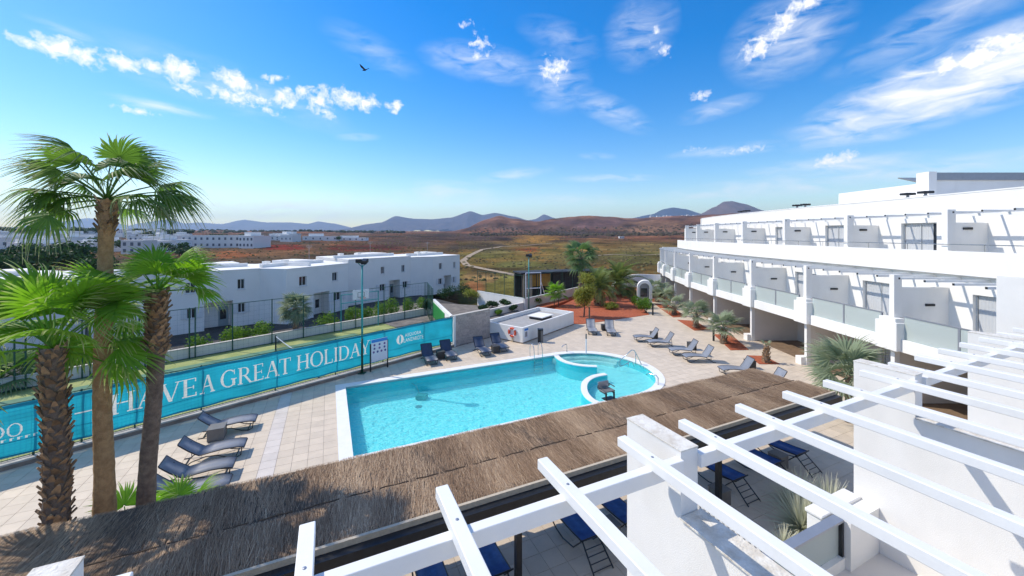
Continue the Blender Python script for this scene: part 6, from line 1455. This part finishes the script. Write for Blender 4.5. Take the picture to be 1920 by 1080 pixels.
for k, (px, d, w, h) in enumerate(SH):
    p = FF(tF(px, d), d); shrub(f'rounded green shrub behind the low court wall, {ORD[k]} from the left', (*p, -0.72), w, h * 2.35, 'shrub', 100 + k, 1100, 0.075, group='shrubs behind the court wall')
for k, (px, py, w, h, m, l) in enumerate(((1203, 577, 1.1, 1.3, 'shrub', 'bright green hedge beside the path, far half'), (1212, 587, 1.1, 1.3, 'shrub', 'bright green hedge beside the path, near half'), (1148, 580, 0.9, 0.7, 'yellowleaf', 'small yellow-green bush in the red gravel'),
                                       (882, 563, 1.2, 1.3, 'yellowleaf', 'yellow-green bush behind the green board'), (1005, 572, 0.7, 0.9, 'shrub', 'small green bush behind the plant box'), (960, 583, 0.6, 0.6, 'shrubdark', 'small dark bush in the grey garden'), (800, 588, 0.5, 1.3, 'shrubdark', 'narrow dark bush at the right end of the court'),
                                       (840, 560, 1.6, 1.6, 'shrubdark', 'dark hedge below the last white house, left part'), (868, 555, 1.6, 1.5, 'shrubdark', 'dark hedge below the last white house, right part'), (1180, 555, 1.2, 0.9, 'shrubdark', 'dark low bush beside the garden arch'), (1238, 556, 1.0, 0.8, 'shrubdark', 'dark low bush right of the garden arch'), (905, 582, 0.6, 0.55, 'shrubdark', 'dark small bush in the soil behind the block wall, left one'), (922, 576, 0.7, 0.7, 'shrubdark', 'dark small bush in the soil behind the block wall, middle one'), (945, 572, 0.7, 0.6, 'shrubdark', 'dark small bush in the soil behind the block wall, right one'), (935, 590, 0.5, 0.5, 'shrub', 'small green bush just behind the plant box wall'))):
    shrub(l, (*G(px, py), 0), w, h, m, 140 + k, 1000, 0.08)
tb = G(1095, 594); yt = thing('small_tree', 'slender yellow-green tree beside the red gravel bed', 'tree', (*tb, 0))
zt = zat(505, tb[1]); MB().tube([(0, 0, 0), (0.05, 0, 0.8), (-0.05, 0, 1.8), (0, 0, zt - 0.6)], [0.07, 0.06, 0.045, 0.02], 7).build('trunk', M['bark'], yt, local=True)
rg = random.Random(4); mb = MB()
for q in range(9): z = 0.7 + q * 0.27; a = q * 2.4; mb.tube([(0, 0, z), (0.7 * math.cos(a), 0.7 * math.sin(a), z + 0.45)], [0.025, 0.008], 5)
mb.build('limbs', M['bark'], yt, local=True)
lob = [((rg.uniform(-0.6, 0.6), rg.uniform(-0.5, 0.5), rg.uniform(1.2, zt - 0.5)), (0.62, 0.6, 0.6)) for _ in range(20)]
leaf_cloud(lob, 5200, 0.085, 5, 0.3).build('crown', M['yellowleaf'], yt, local=True)
for k, (px, l) in enumerate(((1039, 'thin-stemmed yucca in front of the grey wall, left one'), (1047, 'thin-stemmed yucca in front of the grey wall, right one'))):
    bq = G(px, 574); hy = zat(549, bq[1]); palm('yucca', l, bq, [(0, 0, 0), (0.03, 0, hy * 0.5), (-0.02, 0, hy)], [0.05, 0.04, 0.035], 'frond', 16, 0.75, 95 + k, (85, -15), None, 'bark', cat='yucca')
def spiky(label, base, n, L_, seed, spread=70):
    r = thing('spiky_grass', label, 'ornamental grass', (*base, 0), 0, 'grey-green spiky grasses'); rg = random.Random(seed); mb = MB(); tip = []
    for i in range(n):
        az = rg.uniform(0, 6.2832); el = math.radians(90 - spread * rg.random() ** 0.7); l = L_ * rg.uniform(0.6, 1.1); d = Vector((math.cos(az) * math.cos(el), math.sin(az) * math.cos(el), math.sin(el))); s = Vector((-math.sin(az), math.cos(az), 0)) * 0.016; k0 = len(mb.v)
        for f in (0, 0.35, 0.7, 1.0):
            p = Vector((rg.uniform(-.03, .03), rg.uniform(-.03, .03), 0.03)) * (f == 0) + d * l * f + Vector((0, 0, -0.35 * l * f * f * math.cos(el))); w_ = s * (1 - f * 0.85); mb.v += [tuple(p - w_), tuple(p + w_)]; tip += [f * 0.6] * 2
        mb.f += [(k0 + 2 * j, k0 + 2 * j + 2, k0 + 2 * j + 3, k0 + 2 * j + 1) for j in range(3)]
    me_ = mb.mesh('leaves'); at = me_.attributes.new('tip', 'FLOAT', 'POINT'); at.data.foreach_set('value', tip); me_.materials.append(M['spike']); o = bpy.data.objects.new('leaves', me_); COL.objects.link(o); o.parent = r
    MB().lathe((0, 0, 0), [(0.07, 0), (0.05, 0.12), (0.01, 0.2)], 8).build('crown_base', M['bark'], r, local=True)
for k, (u_, v_, l) in enumerate(((9.6, 5.6, 'small spiky grass half hidden by a white rafter'), (10.7, 5.8, 'large grey-green spiky grass in front of the glass balustrade'), (11.9, 5.8, 'grey-green spiky grass against the big white wall'), (11.5, 6.3, 'grey-green spiky grass nearest the right navy loungers'), (11.2, 5.5, 'grey-green spiky grass close to the white parapet cap'))):
    spiky(l, FU(u_, v_), 420 if k else 150, 1.15 if k else 0.65, 200 + k)

# trees and palms around the distant village
def far_tree(label, X, Y, w, h, seed, group='trees around the distant village', m='shrubdark'):
    r = thing('village_tree', label, 'tree', (X, Y, terrain_z(X, Y)), 0, group); rg = random.Random(seed)
    lobes = [((rg.uniform(-w, w) * 0.55, rg.uniform(-w, w) * 0.5, h * rg.uniform(0.45, 0.75)), (w * rg.uniform(0.35, 0.55), w * 0.45, h * rg.uniform(0.18, 0.3))) for _ in range(8)]
    leaf_cloud(lobes, 700, w * 0.085, seed, 0.4).build('crown', M[m], r, local=True)
    MB().tube([(0, 0, -0.4), (0.1, 0, h * 0.3), (-0.1, 0, h * 0.6)], [0.05 * h, 0.035 * h, 0.015 * h], 6).build('trunk', M['bark'], r, local=True); return r
BIGT = [(10, 78, 5.5, 7.0), (40, 66, 4.2, 5.6), (85, 84, 5.0, 6.0), (120, 74, 5.0, 7.2), (152, 78, 5.6, 7.8), (182, 66, 3.8, 5.2), (-25, 62, 5.0, 6.0), (60, 98, 6.5, 6.6)]
for k, (px, Y, w, h) in enumerate(BIGT): far_tree(f'dark green tree beyond the left white house, {ORD[k]} of a dense clump', (px - 960) / FPX * Y, Y, w, h, 300 + k, 'trees beyond the left houses')
def ranked(items, what):                                            # items (px, Y, ...): near, middle and far band, counted from the left
    out = []
    items = sorted(items, key=lambda q: q[1]); m_ = -(-len(items) // 3)
    for band, q in (('nearest', items[:m_]), ('middle', items[m_:2 * m_]), ('farthest', items[2 * m_:])):
        for i, it in enumerate(sorted(q, key=lambda z: z[0])): out.append((it, f'{what}, {band} band, {ORD[i]} from the left'))
    return out
rg = random.Random(77); lst = []
for k in range(46): lst.append((rg.uniform(-20, 360), rg.uniform(120, 520)) if k < 36 else (rg.uniform(360, 470), rg.uniform(215, 300)))
for k, ((px, Y), l) in enumerate(ranked(lst, 'dark tree in the distant white village')):
    w = rg.uniform(2.5, 5.5) * (1 + Y / 700); far_tree(l, (px - 960) / FPX * Y, Y, w, w * rg.uniform(0.9, 1.3), 400 + k)
# ------------------------------------------------------------------ distant white village
def vhouse(label, X, Y, w, d, h, rz, seed, rows=1, group='houses of the distant village', nwin=3, cat='house', name='village_house'):
    z0 = terrain_z(X, Y); r = thing(name, label, cat, (X, Y, z0), rz, group); rg = random.Random(seed)
    MB().box(-w / 2, w / 2, -d / 2, d / 2, -1.5, h).build('wall', M['village'], r, local=True)
    rf = MB().box(-w / 2 - 0.1, w / 2 + 0.1, -d / 2 - 0.1, d / 2 + 0.1, h + 0.003, h + 0.25).build('roof', M['village'], r, local=True)
    if rg.random() < 0.6: MB().box(-w * 0.35, w * rg.uniform(-0.1, 0.2), -d * 0.3, d * 0.3, h + 0.252, h + rg.uniform(1.2, 2.4)).build('roof_room', M['village'], rf, local=True)
    for j in range(rows):
        for i in range(nwin):
            x = -w / 2 + w * (i + 0.5) / nwin; z = h * (j + 0.5) / rows; ww, hh = min(0.55, w / nwin * 0.3), min(0.65, h / rows * 0.28)
            MB().box(x - ww, x + ww, -d / 2 - 0.06, -d / 2 - 0.003, z - hh, z + hh).build('window', M['villwin'], r, local=True)
rg = random.Random(21); lst = []
for k in range(108): lst.append((rg.uniform(-15, 345), 150 * (6.5 ** rg.random())) if k < 100 else (rg.uniform(520, 560), rg.uniform(300, 420)))
for k, ((px, Y), l) in enumerate(ranked(lst, 'small white flat-roofed house of the distant village')):
    w = rg.uniform(6, 12) * (1 + Y / 900); vhouse(l, (px - 960) / FPX * Y, Y, w, rg.uniform(6, 10), rg.uniform(2.8, 5.2), rg.uniform(-0.5, 0.5), 500 + k, rows=rg.choice((1, 2)))
vhouse('long white apartment block with two rows of small windows across the plain', *atY(418, 215), 40, 9, 6.6, -0.05, 600, 2, None, 12, 'apartment block', 'apartment_block')
vhouse('white apartment building at the right end of the distant long block', *atY(478, 205), 10, 10, 6.0, -0.3, 601, 2, None, 4, 'apartment block', 'apartment_block')
vhouse('pale low building right of the distant apartment block', *atY(522, 330), 16, 10, 3.4, 0.0, 602, 1, None, 4, 'building', 'low_building')
for k, (px, Y, w, l) in enumerate(((605, 330, 30, 'low white building on the plain left of a dark tree'), (660, 340, 26, 'low white wall-like building on the plain right of a dark tree'))): vhouse(l, *atY(px, Y), w, 8, 2.2 + 1.2 * (k == 0), 0, 610 + k, 1, None, 5, 'building', 'low_building')
far_tree('round dark tree between two low white buildings on the plain', *atY(636, 322), 3.4, 5, 620, None)
for k in range(16):
    px = 1222 + k * 5.8 + RNG.uniform(-2, 2); Y = 1560 + RNG.uniform(-60, 40); X = (px - 960) / FPX * Y
    vhouse(f'tiny white house on the skyline of the brown hills, {ORD[k]} from the left', X, Y, RNG.uniform(8, 16), 8, RNG.uniform(4, 7), 0, 640 + k, 1, 'white houses on the hill crest', 1)
vhouse('small grey-white ruin at the foot of the brown hills', *atY(1165, 420), 5, 4, 2.0, 0, 663, 1, None, 2, 'building', 'field_house')

# bird in flight
bp_ = Vector(((684 - 960) / FPX * 60, 60, zat(132, 60))); bd = thing('bird', 'dark bird in flight against the blue sky', 'bird', tuple(bp_))
mb = MB(); mb.tube([(-0.38, 0, 0), (-0.28, 0, 0.02), (0, 0, 0.04), (0.22, 0, 0.12), (0.42, 0, 0.22)], [0.01, 0.08, 0.13, 0.08, 0.02], 8); mb.build('body', M['bird'], bd, local=True, smooth=True)
for s, tipz, tx in ((-1, 0.62, -0.42), (1, 0.55, 0.15)):
    mb = MB(); mb.add([(-0.12, 0.05 * s, 0.08), (0.16, 0.05 * s, 0.12), (0.1 + tx * 0.5, 0.55 * s, 0.38), (tx - 0.02, 0.95 * s, tipz), (-0.2 + tx * 0.6, 0.5 * s, 0.3)], [(0, 1, 2, 3, 4)]); mb.v += [(a, b, c - 0.02) for a, b, c in mb.v]; mb.f.append((9, 8, 7, 6, 5)); mb.build('wing', M['bird'], bd, local=True)
MB().add([(0.36, -0.05, 0.2), (0.36, 0.05, 0.2), (0.62, 0.12, 0.33), (0.62, -0.12, 0.33), (0.36, 0, 0.17), (0.62, 0, 0.30)], [(0, 1, 2, 3), (0, 4, 1), (0, 3, 5, 4), (1, 4, 5, 2)]).build('tail', M['bird'], bd, local=True)

# ------------------------------------------------------------------ air between the camera and the mountains
m, N, L, B = nmat('haze'); N.remove(B); pvn = N.new('ShaderNodeVolumePrincipled'); pvn.inputs['Color'].default_value = (0.52, 0.72, 1.0, 1); pvn.inputs['Density'].default_value = HAZE = 0.95e-4; pvn.inputs['Anisotropy'].default_value = 0.2
L.new(pvn.outputs[0], N['Material Output'].inputs['Volume'])
hz_ = MB().box(-10800, 10800, -10800, 10800, -12, 540).build('haze', m); tag(hz_, 'thin blue haze over the plain', kind='stuff')
